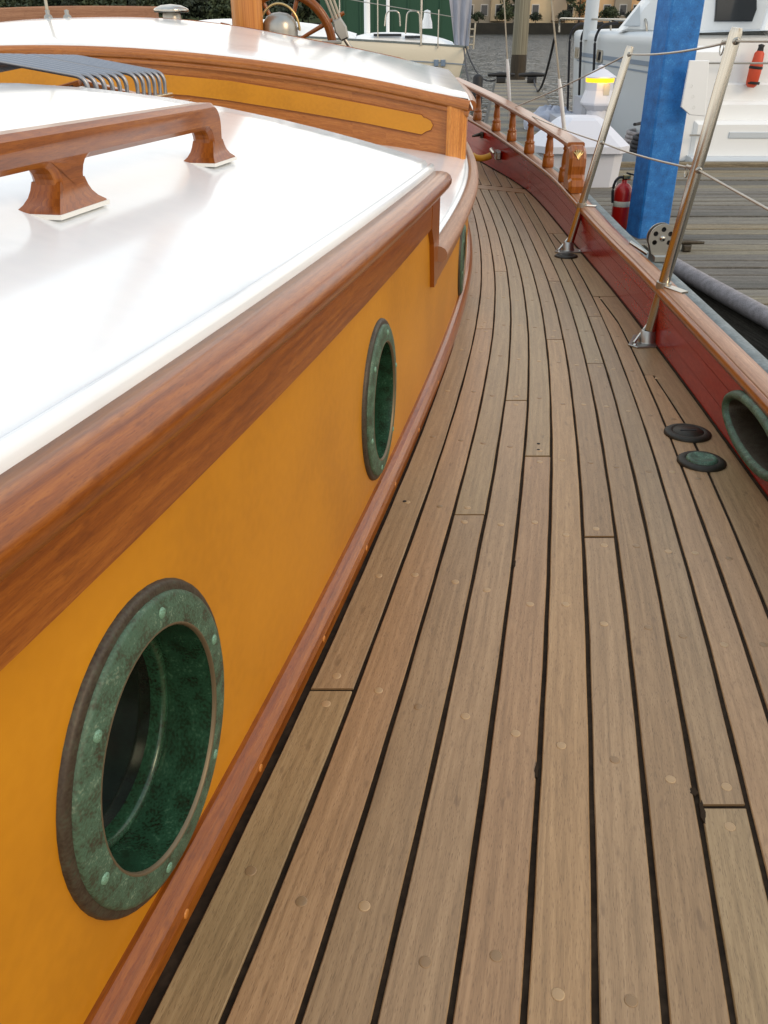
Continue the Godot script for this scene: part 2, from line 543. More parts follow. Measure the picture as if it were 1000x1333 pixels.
	for c in [Color(0.16, 0.21, 0.12), Color(0.20, 0.24, 0.13), Color(0.13, 0.17, 0.11)]:
		var lm = mat(c, 0.8)
		lm.cull_mode = BaseMaterial3D.CULL_DISABLED
		M.leaf.append(lm)
	M.hill = tri3(mat(Color(0.75, 0.85, 0.6), 0.95, 0, tex_of(mottled(256, 98, [Color(0.15, 0.17, 0.11), Color(0.22, 0.24, 0.15), Color(0.29, 0.28, 0.19)], 20.0, 80.0, 0.5))), 0.02)
	M.bark = mat(Color(0.25, 0.21, 0.17), 0.9)
	M.walls = [mat(Color(0.76, 0.68, 0.55), 0.85), mat(Color(0.84, 0.75, 0.60), 0.85), mat(Color(0.72, 0.64, 0.54), 0.85), mat(Color(0.88, 0.73, 0.55), 0.85), mat(Color(0.68, 0.63, 0.55), 0.85)]  # the peach wall has warm sun glow put into its colour
	M.roof_tile = mat(Color(0.42, 0.36, 0.32), 0.85)
	M.frame = mat(Color(0.82, 0.80, 0.76), 0.6)
	M.pane = mat(Color(0.16, 0.17, 0.18), 0.08)

# ------------------------------------------------------------------ scene
func _ready():
	rng.seed = 20240
	var cam := Camera3D.new()
	cam.name = "camera"
	add_child(cam)
	cam.position = Vector3(0, EYE, 0)
	cam.rotation.x = -pitch
	cam.fov = rad_to_deg(2 * atan(666.5 / FOC))
	cam.near = 0.02
	cam.far = 1500.0
	cam.current = true
	var env := Environment.new()
	env.background_mode = Environment.BG_SKY
	var sky := Sky.new()
	var sm := ProceduralSkyMaterial.new()
	sm.sky_top_color = Color(0.59, 0.65, 0.715)
	sm.sky_horizon_color = Color(0.90, 0.87, 0.82)
	var cn = noise(77, 0.011, 5)
	var cb = cn.get_seamless_image(512, 256).get_data()
	var cd := PackedByteArray()
	for q in cb:
		cd.append_array([255, 250, 244, int(clamp((q / 255.0 - 0.35) * 1.1, 0, 1) * 120)])
	sm.sky_cover = ImageTexture.create_from_image(Image.create_from_data(512, 256, false, Image.FORMAT_RGBA8, cd))
	sm.sky_curve = 0.4
	sm.ground_bottom_color = Color(0.2, 0.22, 0.22)
	sm.ground_horizon_color = Color(0.5, 0.5, 0.48)
	sky.sky_material = sm
	env.sky = sky
	env.background_energy_multiplier = 1.0
	env.tonemap_mode = Environment.TONE_MAPPER_LINEAR
	env.tonemap_exposure = 2.2
	env.sdfgi_enabled = true
	env.ssao_enabled = true
	env.ssil_enabled = true
	var we := WorldEnvironment.new()
	we.name = "environment"
	we.environment = env
	add_child(we)
	var sun := DirectionalLight3D.new()
	sun.name = "sun"
	sun.light_energy = 0.2
	sun.light_angular_distance = 20.0
	sun.light_color = Color(1.0, 0.90, 0.78)
	sun.shadow_enabled = true
	add_child(sun)
	sun.rotation_degrees = Vector3(-28, 48, 0)
	make_materials()
	print("materials")
	build_water()
	build_deck()
	build_bulwark()
	build_cabin()
	build_deckhouse()
	build_dock()
	print("structure")
	build_skylight()
	build_grab_rail()
	build_balustrade()
	build_rigging()
	build_deck_fittings()
	build_cockpit()
	build_dock_things()
	build_motorboat()
	build_sailboat()
	build_finger()
	build_shore()
	print("done")

func build_water():
	var m = MB.new()
	var P = []
	for i in 2:
		P.append([Vector3(-500, -1.1, 60 - i * 700), Vector3(500, -1.1, 60 - i * 700)])
	grid(m, P)
	setting("water", m, M.water)

# ------------------------------------------------------------------ deck
func deck_strip(m: MB, zs, left, right, y0, uo):
	var from = m.n()
	var P = []
	for z in zs:
		var l = left.call(z)
		var r = right.call(z)
		P.append([bp(l, y0 - 0.004, z), bp(l, y0 - 0.0011, z), bp(l + 0.0011, y0, z), bp(r - 0.0011, y0, z), bp(r, y0 - 0.0011, z), bp(r, y0 - 0.004, z)])
	var u = 0.0
	for i in zs.size() - 1:
		var ln = (P[i + 1][2] - P[i][2]).length()
		for j in 5:
			var va = (P[i][j] - P[i][0]).length()
			var vb = (P[i][j + 1] - P[i][0]).length()
			m.quad(P[i][j], P[i + 1][j], P[i + 1][j + 1], P[i][j + 1], 2 + j, uo + Vector2(u, va), uo + Vector2(u + ln, va), uo + Vector2(u + ln, vb), uo + Vector2(u, vb))
		u += ln
	for e in [0, zs.size() - 1]:
		var a = P[e]
		m.quad(a[0], a[1], a[4], a[5], 20 + e)
		m.quad(a[1], a[2], a[3], a[4], 20 + e)
	m.orient(from)
func steps(a, b, d = 0.12):
	var n = max(1, int(ceil(abs(a - b) / d)))
	var out = []
	for i in n + 1: out.append(lerp(a, b, float(i) / n))
	return out
func disc(r, h, n = 14):
	var m = MB.new()
	lathe(m, Transform3D(), [Vector2(0, h), Vector2(r * 0.86, h), Vector2(r, h * 0.5), Vector2(r, -h)], n)
	return mesh_of(m)

func build_deck():
	var d = setting("deck")
	# caulking under and between the planks
	var m = MB.new()
	var P = []
	for z in steps(0.8, -7.0, 0.15): P.append([bp(wx(z), -0.0028, z), bp(max(wx(z) + 0.05, bx(z) + 0.03), -0.0028, z)])
	grid(m, P)
	part("caulking", m, M.caulk, d)
	var bung = disc(0.0061, 0.0005, 18)
	var hole = disc(0.0036, 0.0006, 10)
	var hw = 0.0033
	var nibs = {9: dk(722, 304).z, 10: dk(783, 386).z, 11: dk(856, 488).z}
	var joints = {1: [[430, 898], [615, 289]], 2: [[630, 428]], 3: [[611, 670], [654, 353]], 4: [[672, 521]], 5: [[701, 594]], 6: [[723, 442]], 7: [[782, 699], [723, 366]], 8: [[776, 473]], 9: [[942, 1050], [776, 412]]}
	var rows = [0.15, -0.18, -0.525, -0.86, -1.19, -1.455, -1.8, -2.15, -2.5, -2.85, -3.2, -3.6, -4.0, -4.4, -4.8, -5.2, -5.6]
	for c in range(1, 12):
		var zend = nibs[c] if c in nibs else null
		if zend == null:
			var xm = sx(c - 0.5, -5.35)
			zend = lerp(-5.47, -5.30, clamp((xm - 0.53) / 0.304, 0, 1))
		var cuts = [0.8]
		for q in joints.get(c, []): cuts.append(dk(q[0], q[1]).z)
		cuts.append(zend)
		for s in cuts.size() - 1:
			var z0 = cuts[s] - (0.0032 if s > 0 else 0.0)
			var z1 = cuts[s + 1] + 0.0032
			var zs = steps(z0, z1, 0.06)
			var nib = nibs.get(c, -99.0)
			var wob = rng.randf() * TAU
			var l = func(z):
				return sx(c - 1, z) + lerp(hw, 0.0024, clamp((-z - 0.8) / 1.2, 0, 1)) + 0.0004 * sin(z * 9 + wob) + 0.0003 * sin(z * 31 + wob * 3)
			var r = func(z):
				var full = sx(c, z) - lerp(hw, 0.0024, clamp((-z - 0.8) / 1.2, 0, 1)) + 0.0004 * sin(z * 8 + wob * 2) + 0.0003 * sin(z * 27 + wob)
				if c >= 9: full -= (sx(c, z) - sx(c - 1, z)) * 0.45 * clamp(1 - (z - nib) / 0.35, 0, 1)
				return full
			var y0 = rng.randf_range(-0.0006, 0.0006)
			m = MB.new()
			deck_strip(m, zs, l, r, y0, Vector2(rng.randf() * 2, rng.randf()))
			var zc = (z0 + z1) / 2
			var pl = part("plank", m, M.teak[rng.randi() % M.teak.size()], d, bp(sx(c - 0.5, zc), 0, zc))
			for zr in rows:
				for t in 1:
					var x = sx(c - 0.5, zr)
					var z = zr + 0.40 * clamp(sx(c - 0.5, zr + 0.4 * x) - 0.15, -0.3, 0.6) + 0.06 + rng.randf_range(-0.02, 0.02)
					if z > z0 - 0.02 or z < z1 + 0.02: continue
					var off = rng.randf_range(-0.3, 0.3) * 0.02
					put("bung", bung, M.bung if rng.randf() < 0.5 else M.bung_dark, pl, Transform3D(Basis(Vector3.RIGHT, -0.035), bp(sx(c - 0.5, z) + off, y0 + 0.0002, z)))
			for e in [[z0, -0.026], [z1, 0.026]]:
				if e[0] > 0 or e[0] < -5.2: continue
				put("bung", bung, M.bung, pl, Transform3D(Basis(), bp(sx(c - 0.5, e[0] + e[1]) + rng.randf_range(-0.008, 0.008), y0 + 0.0002, e[0] + e[1])))
			if c == 5 and s == 0:
				pass
			if c == 5 and s == 1:
				for q in [[701, 578], [701, 586]]: put("screw_hole", hole, M.hole, pl, Transform3D(Basis(), dk(q[0], q[1]) + Vector3.UP * (y0 + 0.0004)))
			if c == 1 and s == 0: put("screw_hole", hole, M.hole, pl, Transform3D(Basis(), dk(527, 653) + Vector3.UP * (y0 + 0.0004)))
	for q in [[8, -0.702, 0.0042, 0.006, -0.0025], [8, -0.672, 0.0028, 0.016, 0.0035], [5, -0.735, 0.0022, 0.012, -0.003], [4, -1.21, 0.002, 0.012, 0.003]]:
		m = MB.new()
		var pc = bp(sx(q[0], q[1]) + q[4], 0.0, q[1])
		var tl = Vector3(sx(q[0], q[1] - 0.01) - sx(q[0], q[1]), 0, -0.01).normalized()
		var ring = []
		for k in 14:
			var rr = 1.0 + 0.22 * sin(k * 2.3 + q[0])
			ring.append(pc + tl.cross(Vector3.UP) * cos(TAU * k / 14) * q[2] * rr + tl * sin(TAU * k / 14) * q[3] * rr + Vector3.UP * 0.0009)
		for k in 14:
			m.tri(pc + Vector3.UP * 0.0013, ring[k], ring[(k + 1) % 14], 1)
			m.quad(ring[k], ring[(k + 1) % 14], ring[(k + 1) % 14] - Vector3.UP * 0.003, ring[k] - Vector3.UP * 0.003, 2)
		m.orient(0)
		part("caulk_smear", m, M.caulk, d)
	# covering board along the bulwark, nibbed for the ends of the planks
	var left_of = func(k, z, stop): return sx(k, z) + hw - (sx(k, z) - sx(k - 1, z)) * 0.45 * clamp(1 - (z - stop) / 0.35, 0, 1)
	var boards = [[0.8, nibs[10], 11], [nibs[10], nibs[9], 9], [nibs[9], -5.31, 8]]
	for s in 3:
		m = MB.new()
		var bd = boards[s]
		var zz = steps(bd[0] - 0.003, bd[1] + 0.003)
		var l2 = func(z): return left_of.call(bd[2], z, -99.0)
		if s == 0:
			zz = steps(0.8, nibs[11] + 0.002) + steps(nibs[11] - 0.002, bd[1] + 0.003)
			l2 = func(z): return left_of.call(11, z, nibs[11]) if z > nibs[11] else left_of.call(10, z, nibs[10])
		elif s == 1: l2 = func(z): return left_of.call(9, z, nibs[9])
		deck_strip(m, zz, l2, func(z): return max(l2.call(z) + 0.01, bx(z) + 0.004), 0.0003, Vector2(s * 0.7, s * 0.3))
		part("covering_board", m, M.teak[(s * 2 + 1) % 7], d)
	# margin board across the aft end and the deck behind it
	m = MB.new()
	var a = Vector3(0.47, 0, -5.50)
	var b = Vector3(0.88, 0, -5.285)
	var dirv = (b - a).normalized()
	var nv = Vector3(dirv.z, 0, -dirv.x)
	var from = m.n()
	var ring = []
	for q in [[0.0, -0.004], [0.0, 0.001], [0.10, 0.001], [0.10, -0.004]]:
		var p0 = a + nv * q[0]
		var p1 = b + nv * q[0]
		ring.append([bp(p0.x, q[1], p0.z), bp(p1.x, q[1], p1.z)])
	for i in 3: m.quad(ring[i][0], ring[i][1], ring[i + 1][1], ring[i + 1][0], 2 + i, Vector2(0, i * 0.1), Vector2(0.4, i * 0.1), Vector2(0.4, i * 0.1 + 0.1), Vector2(0, i * 0.1 + 0.1))
	m.orient(from)
	part("margin_board", m, M.teak[2], d)
	for i in 9:
		m = MB.new()
		var x0 = 0.30 + i * 0.06
		var zf = func(x): return lerp(-5.50, -5.285, (x - 0.47) / 0.41) - 0.115
		var zs2 = steps(zf.call(x0), -6.9, 0.2)
		deck_strip(m, zs2, func(z): return x0, func(z): return x0 + 0.055, 0.0, Vector2(i * 0.37, i * 0.21))
		part("plank", m, M.teak[i % 7], d)

# ------------------------------------------------------------------ bulwark
func build_bulwark():
	var t = thing("bulwark", "red painted bulwark with varnished cap rail along the teak side deck", "bulwark", bp(0.75, 0, -1.5))
	var zs = steps(0.8, -7.2, 0.13)
	# three red strakes with fine grooves between them, cut away inside the hawse hole
	var hz = -1.575
	var zf = steps(0.8, -1.25, 0.13) + steps(-1.27, -1.85, 0.012) + steps(-1.95, -7.2, 0.13)
	var within = func(z, f): return pow((z - hz) / 0.178, 2) + pow((f - 0.52) * bh(hz) / 0.057, 2) < 1.0
	for s in 3:
		var m = MB.new()
		var fs = []
		for k in 7: fs.append(lerp(s / 3.0 + 0.004, (s + 1) / 3.0 - 0.004, k / 6.0))
		for i in zf.size() - 1:
			for k in 6:
				if within.call((zf[i] + zf[i + 1]) / 2, (fs[k] + fs[k + 1]) / 2): continue
				var u0 = -zf[i]
				var u1 = -zf[i + 1]
				m.quad(bul(zf[i], fs[k]), bul(zf[i + 1], fs[k]), bul(zf[i + 1], fs[k + 1]), bul(zf[i], fs[k + 1]), 1, Vector2(u0, fs[k] * 0.17 + s), Vector2(u1, fs[k] * 0.17 + s), Vector2(u1, fs[k + 1] * 0.17 + s), Vector2(u0, fs[k + 1] * 0.17 + s))
		m.orient(0, Vector3.LEFT)
		part("strake", m, M.red, t)
	var mb = MB.new()
	var PB = []
	for z in zs:
		var o = Vector3(0.004, 0, 0)
		var near = z > hz - 0.3 and z < hz + 0.3
		if near: o.x = 0.078
		PB.append([bul(z, 0.0) + o, bul(z, 0.8 if near else 1.0) + o])
	grid(mb, PB, false, false, Vector3.LEFT)
	part("backing", mb, M.red, t)
	var rail = func(called, mt, prof):   # profile: out from the inner top edge, up from it
		var m = MB.new()
		var P = []
		for z in zs:
			var r = []
			for q in prof: r.append(bp(tx(z) + q.x, bh(z) + q.y, z))
			P.append(r)
		grid(m, P, false, true, Vector3.UP, Vector2(0.3, prof[0].y))
		return part(called, m, mt, t)
	rail.call("cap_edge", M.varnish, [Vector2(-0.006, -0.016), Vector2(-0.009, -0.006), Vector2(-0.007, 0.003), Vector2(-0.001, 0.007), Vector2(0.004, 0.007), Vector2(0.004, -0.016)])
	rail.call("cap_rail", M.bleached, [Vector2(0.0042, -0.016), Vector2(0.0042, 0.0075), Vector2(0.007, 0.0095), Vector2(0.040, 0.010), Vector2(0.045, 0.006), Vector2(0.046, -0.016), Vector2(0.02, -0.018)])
	rail.call("outer_rail", M.varnish, [Vector2(0.0462, -0.03), Vector2(0.0462, -0.014), Vector2(0.080, -0.016), Vector2(0.083, -0.020), Vector2(0.083, -0.034)])
	rail.call("rub_rail", M.greystrip, [Vector2(0.0835, -0.07), Vector2(0.0835, -0.034), Vector2(0.140, -0.038), Vector2(0.147, -0.044), Vector2(0.147, -0.07)])
	# planking of the hull outside, down into the water
	var m2 = MB.new()
	var P2 = []
	for z in zs:
		var x = tx(z)
		var y1 = bh(z) - 0.06
		P2.append([bp(x + 0.09, y1, z), bp(x + 0.135, y1, z), bp(x + 0.13, y1 - 0.3, z), bp(x + 0.10, y1 - 0.7, z), bp(x - 0.02, y1 - 1.5, z)])
	grid(m2, P2, false, false, Vector3.RIGHT)
	part("hull_planking", m2, M.hull_gap_shade, t)
	# scupper strip where the bulwark meets the deck
	var m3 = MB.new()
	var P3 = []
	for z in zs: P3.append([bp(bx(z) - 0.005, 0.0016, z), bp(bx(z) - 0.003, 0.005, z), bp(bx(z) + 0.004, 0.007, z)])
	grid(m3, P3)
	part("sealant", m3, M.caulk, t)
	# bronze hawse hole
	var zc = hz
	var c = bul(zc, 0.52)
	var up = (bul(zc, 0.9) - bul(zc, 0.1)).normalized()
	var tn = (bul(zc - 0.1, 0.52) - bul(zc + 0.1, 0.52)).normalized()
	var n = up.cross(tn).normalized()
	if n.x > 0: n = -n
	var h = thing("hawse_hole", "oval verdigris bronze hawse hole with rolled lip set in the red bulwark", "fairlead", c)
	var mh = MB.new()
	ovals(mh, c, tn, up, n, 0.186, 0.066, [[0, 0.0005], [0.0008, 0.006], [0.005, 0.013], [0.012, 0.016], [0.019, 0.013], [0.0225, 0.004]], 56)
	part("flange", mh, M.verdigris, h)
	var mt = MB.new()
	ovals(mt, c, tn, up, n, 0.186, 0.066, [[0.0223, 0.0045], [0.025, -0.008], [0.026, -0.04], [0.026, -0.070]], 56)
	part("throat", mt, M.bronze, h)
	var mi = MB.new()
	ovals(mi, c, tn, up, n, 0.186, 0.066, [[0.0255, -0.069], [0.065, -0.070]], 56)
	part("opening", mi, M.hole, h)  # dark disc closing the throat, shade of the hole in its colour

# ------------------------------------------------------------------ cabin trunk
var ports = [[-0.574, 0.198, 0.145, 0.158], [-1.462, 0.199, 0.134, 0.150], [-2.97, 0.150, 0.108, 0.125]]
func wallp(z, y): return bp(wx(z), y, z)
func wall_frame(z):
	var tn = (wallp(z - 0.05, 0.2) - wallp(z + 0.05, 0.2)).normalized()
	return [tn, tn.cross(Vector3.UP).normalized()]

func build_cabin():
	var t = thing("cabin_trunk", "long ochre cabin side with varnished coaming and glossy white top", "cabin", wallp(-1.2, 0))
	# side wall with real round openings
	var m = MB.new()
	var zc = 0.8
	var kk = 36
	for p in ports:
		var lo = 0.0
		var hi = 0.42 if p[0] > -2.1 else 0.27
		var za = p[0] + 0.16
		var zb = p[0] - 0.16
		var pl = []
		for z in steps(zc, za, 0.1): pl.append([wallp(z, lo), wallp(z, (lo + hi) / 2), wallp(z, hi)])
		grid(m, pl, false, false, Vector3.RIGHT)
		var from = m.n()
		var cy = p[1]
		for i in kk:
			var q = []
			for a in [TAU * i / kk, TAU * (i + 1) / kk]:
				var dx = cos(a)
				var dy = sin(a)
				var s = min(0.16 / max(abs(dx), 1e-4), ((hi - cy) if dy > 0 else (cy - lo)) / max(abs(dy), 1e-4))
				q.append([wallp(p[0] - dx * (p[2] - 0.025), cy + dy * (p[3] - 0.025)), wallp(p[0] - dx * s, cy + dy * s)])
			m.quad(q[0][0], q[0][1], q[1][1], q[1][0], 1)
		# corners of the block around the opening
		for sx2 in [-1, 1]:
			for sy in [-1, 1]:
				var ex = 0.16
				var ey = (hi - cy) if sy > 0 else (cy - lo)
				var ang = atan2(ey * sy, ex * sx2)
				var i0 = int(floor(fposmod(ang, TAU) / TAU * kk))
				var pts = []
				for i in [i0, i0 + 1]:
					var a = TAU * i / kk
					var s = min(ex / max(abs(cos(a)), 1e-4), ey / max(abs(sin(a)), 1e-4))
					pts.append(wallp(p[0] - cos(a) * s, cy + sin(a) * s))
				m.tri(pts[0], wallp(p[0] - ex * sx2, cy + ey * sy), pts[1], 1)
		m.orient(from, Vector3.RIGHT)
		# orient every face of the block outward
		for i in range(from * 3, m.v.size(), 3):
			if (m.v[i + 2] - m.v[i]).cross(m.v[i + 1] - m.v[i]).x < 0:
				var tt = m.v[i + 1]; m.v[i + 1] = m.v[i + 2]; m.v[i + 2] = tt
		zc = zb
		if p[0] > -2.0 and p[0] < -1.4:
			var p2 = []
			for z in steps(zc, -2.125, 0.1): p2.append([wallp(z, lo), wallp(z, 0.2), wallp(z, hi)])
			grid(m, p2, false, false, Vector3.RIGHT)
			zc = -2.125
	var p3 = []
	for z in steps(zc, -6.3, 0.15): p3.append([wallp(z, 0), wallp(z, 0.13), wallp(z, 0.27)])
	grid(m, p3, false, false, Vector3.RIGHT)
	part("side_wall", m, M.ochre, t)
	# wooden moulding along the deck
	var path = []
	for z in steps(0.8, -6.3, 0.12): path.append(wallp(z, 0))
	m = MB.new()
	sweep(m, path, [Vector2(-0.004, -0.002), Vector2(0.026, -0.002), Vector2(0.026, 0.014), Vector2(0.023, 0.024), Vector2(0.015, 0.032), Vector2(0.006, 0.036), Vector2(-0.004, 0.036)])
	var md = part("base_moulding", m, M.varnish, t)
	var plug = disc(0.005, 0.0008, 10)
	for z in [-0.36, -0.54, -0.735, -0.99, -1.25, -1.5, -1.78, -2.1]:
		var fr = wall_frame(z)
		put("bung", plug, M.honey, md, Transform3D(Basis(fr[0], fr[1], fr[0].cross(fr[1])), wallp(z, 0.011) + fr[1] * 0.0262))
	# coaming board, its end post and the round rail on top
	var hp2 = []
	for z in steps(0.8, -2.13, 0.1): hp2.append(wallp(z, 0))
	m = MB.new()
	sweep(m, hp2, [Vector2(-0.004, 0.409), Vector2(0.0075, 0.409), Vector2(0.009, 0.4105), Vector2(0.009, 0.4795), Vector2(-0.004, 0.4795)])
	part("coaming_board", m, M.varnish, t)
	m = MB.new()
	var rp = []
	for z in steps(0.8, -2.15, 0.1): rp.append(wallp(z, 0.4985))
	for i in range(1, 7): rp.append(rp[0] * 0 + wallp(-2.15 - 0.018 * sin(i * PI / 12), 0.4985))
	var nrp = rp.size()
	sweep(m, rp, [Vector2(-0.006, -0.019), Vector2(0.022, -0.019), Vector2(0.031, -0.014), Vector2(0.036, -0.004), Vector2(0.0365, 0.004), Vector2(0.033, 0.013), Vector2(0.025, 0.019), Vector2(0.013, 0.0215), Vector2(-0.006, 0.022)], false, true, func(f): return 1.0 if f <= float(nrp - 7) / (nrp - 1) else max(0.15, cos((f * (nrp - 1) - (nrp - 7)) * PI / 13)))
	part("coaming_rail", m, M.varnish, t)
	m = MB.new()
	var pp = []
	for z in [-2.045, -2.10, -2.150]: pp.append(z)
	var from2 = m.n()
	var o = wall_frame(-2.1)
	var outl = []
	for q in [[-2.02, 0.409], [-2.055, 0.37], [-2.075, 0.30], [-2.083, 0.262], [-2.130, 0.262], [-2.150, 0.30], [-2.150, 0.478], [-2.02, 0.478]]: outl.append(q)
	var fr2 = []
	var bk = []
	for q in outl:
		fr2.append(wallp(q[0], q[1]) + o[1] * 0.0105)
		bk.append(wallp(q[0], q[1]) - o[1] * 0.004)
	for i in outl.size():
		var k = (i + 1) % outl.size()
		m.quad(fr2[i], fr2[k], bk[k], bk[i], 2 + i)
	var idx = Geometry2D.triangulate_polygon(PackedVector2Array(outl.map(func(q): return Vector2(q[0], q[1]))))
	for i in range(0, idx.size(), 3): m.tri(fr2[idx[i]], fr2[idx[i + 1]], fr2[idx[i + 2]], 30, Vector2(outl[idx[i]][1], outl[idx[i]][0]), Vector2(outl[idx[i + 1]][1], outl[idx[i + 1]][0]), Vector2(outl[idx[i + 2]][1], outl[idx[i + 2]][0]))
	m.orient(from2, Vector3.RIGHT)
	part("end_post", m, M.varnish, t)
	# white top with camber and a rolled aft edge
	var zaft = func(d): return -2.125 - 0.085 * sqrt(max(0.0, 1 - pow(1 - min(d, 0.095) / 0.095, 2))) - 0.2 * min(d, 1.3) + 0.2 * max(0.0, d - 1.3)
	var crown = func(d): return 0.529 + 0.172 * (1 - pow(1 - d / 1.22, 2))
	var cols = [[0.0055, 0.518], [0.006, 0.528], [0.009, 0.533], [0.014, 0.5352], [0.020, 0.5345], [0.0245, 0.5315], [0.0275, 0.5300]]
	for d in [0.034, 0.045, 0.06, 0.08, 0.1, 0.13, 0.17, 0.22, 0.3, 0.4, 0.55, 0.7, 0.9, 1.1, 1.3, 1.6, 1.9, 2.2, 2.42]: cols.append([d, crown.call(d)])
	var R = []
	for i in 30:
		var row = []
		for c in cols:
			var z = lerp(0.8, zaft.call(c[0]), float(i) / 29)
			row.append(bp(wx(z) - c[0], c[1], z))
		R.append(row)
	for e in [[0.006, 0.002], [0.011, 0.007], [0.013, 0.014], [0.013, 0.10], [0.013, 0.25]]:
		var row = []
		for c in cols:
			var z = zaft.call(c[0]) - e[0]
			row.append(bp(wx(z) - c[0], c[1] - e[1], z))
		R.append(row)
	m = MB.new()
	grid(m, R)
	part("roof", m, M.white, t)
	# lower top behind it
	var low = [[0.004, 0.338], [0.006, 0.347], [0.012, 0.352], [0.03, 0.352]]
	for d in [0.06, 0.12, 0.2, 0.35, 0.5, 0.7, 0.9, 1.2, 1.5, 1.8, 2.1, 2.4]: low.append([d, 0.352 + 0.10 * (1 - pow(1 - d / 1.25, 2))])
	R = []
	for z in steps(-2.1, -4.75, 0.15):
		var row = []
		for c in low: row.append(bp(wx(z) - c[0], c[1], z))
		R.append(row)
	m = MB.new()
	grid(m, R)
	part("low_roof", m, M.white, t)
	m = MB.new()
	var lp = []
	for z in steps(-2.135, -6.3, 0.1): lp.append(wallp(z, 0.33))
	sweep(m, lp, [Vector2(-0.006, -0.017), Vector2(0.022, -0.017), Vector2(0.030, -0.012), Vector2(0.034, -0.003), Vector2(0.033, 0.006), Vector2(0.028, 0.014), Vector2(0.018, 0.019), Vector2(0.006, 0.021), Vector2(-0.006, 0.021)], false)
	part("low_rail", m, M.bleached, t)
	m = MB.new()
	sweep(m, lp, [Vector2(-0.004, -0.068), Vector2(0.008, -0.068), Vector2(0.009, -0.066), Vector2(0.009, -0.015), Vector2(-0.004, -0.015)])
	part("low_board", m, M.varnish, t)
	# portholes
	var head := MB.new()
	lathe(head, Transform3D(), [Vector2(0, 0.0022), Vector2(0.003, 0.002), Vector2(0.005, 0.0012), Vector2(0.0056, -0.001)], 12)
	var hm = mesh_of(head)
	for p in ports:
		var z = p[0]
		var fr = wall_frame(z)
		var c = wallp(z, p[1])
		var tn = fr[0]
		var n = fr[1]
		var curve = func(s): return (wallp(z - s * 0.98, p[1]) - (c + tn * s)).dot(n)
		var po = Node3D.new()
		po.name = "porthole"
		t.add_child(po, true)
		po.position = c - where(t)
		var w = 0.041 if p[2] > 0.12 else 0.035
		m = MB.new()
		ovals(m, c, tn, Vector3.UP, n, p[2], p[3], [[-0.001, 0.0], [0.0, 0.0035], [0.002, 0.0055], [0.005, 0.0062], [0.0085, 0.0068]], 56, curve)
		part("outer_rim", m, M.bronze, po)
		m = MB.new()
		ovals(m, c, tn, Vector3.UP, n, p[2], p[3], [[0.0084, 0.006], [0.0092, 0.0094], [0.013, 0.0108], [w - 0.006, 0.0135], [w - 0.0035, 0.0132]], 56, curve)
		part("flange", m, M.verdigris, po)
		m = MB.new()
		ovals(m, c, tn, Vector3.UP, n, p[2], p[3], [[w - 0.0037, 0.0131], [w - 0.0025, 0.0138], [w - 0.001, 0.0125], [w, 0.009]], 56, curve)
		part("lip", m, M.worn_glint_bronze, po)
		m = MB.new()
		ovals(m, c, tn, Vector3.UP, n, p[2], p[3], [[w, 0.0095], [w + 0.001, 0.0], [w + 0.0015, -0.02], [w + 0.002, -0.041]], 56)
		_inward(m, c)
		part("barrel", m, M.barrel, po)
		m = MB.new()
		ovals(m, c, tn, Vector3.UP, n, p[2], p[3], [[w + 0.001, -0.040], [w + 0.006, -0.036], [w + 0.012, -0.037], [w + 0.014, -0.041], [w + 0.015, -0.06]], 56)
		part("inner_frame", m, M.barrel, po)
		m = MB.new()
		ovals(m, c, tn, Vector3.UP, n, p[2], p[3], [[w + 0.012, -0.052], [p[2] - 0.001, -0.052]], 56)
		part("pane", m, M.darkglass, po)
		for i in 6:
			var a = TAU * (i + 0.27) / 6.0
			var rr = 0.024
			var s = cos(a) * (p[2] - rr)
			put("screw", hm, M.screw, po, Transform3D(Basis(tn, n, tn.cross(n)), c + tn * s + Vector3.UP * sin(a) * (p[3] - rr) + n * (0.0118 + curve.call(s))))
func _inward(m: MB, c):
	for i in range(0, m.v.size(), 3):
		var mid = (m.v[i] + m.v[i + 1] + m.v[i + 2]) / 3.0
		var nn = (m.v[i + 2] - m.v[i]).cross(m.v[i + 1] - m.v[i])
		var dd = c - mid
		if nn.dot(dd) < 0:
			var tt = m.v[i + 1]; m.v[i + 1] = m.v[i + 2]; m.v[i + 2] = tt

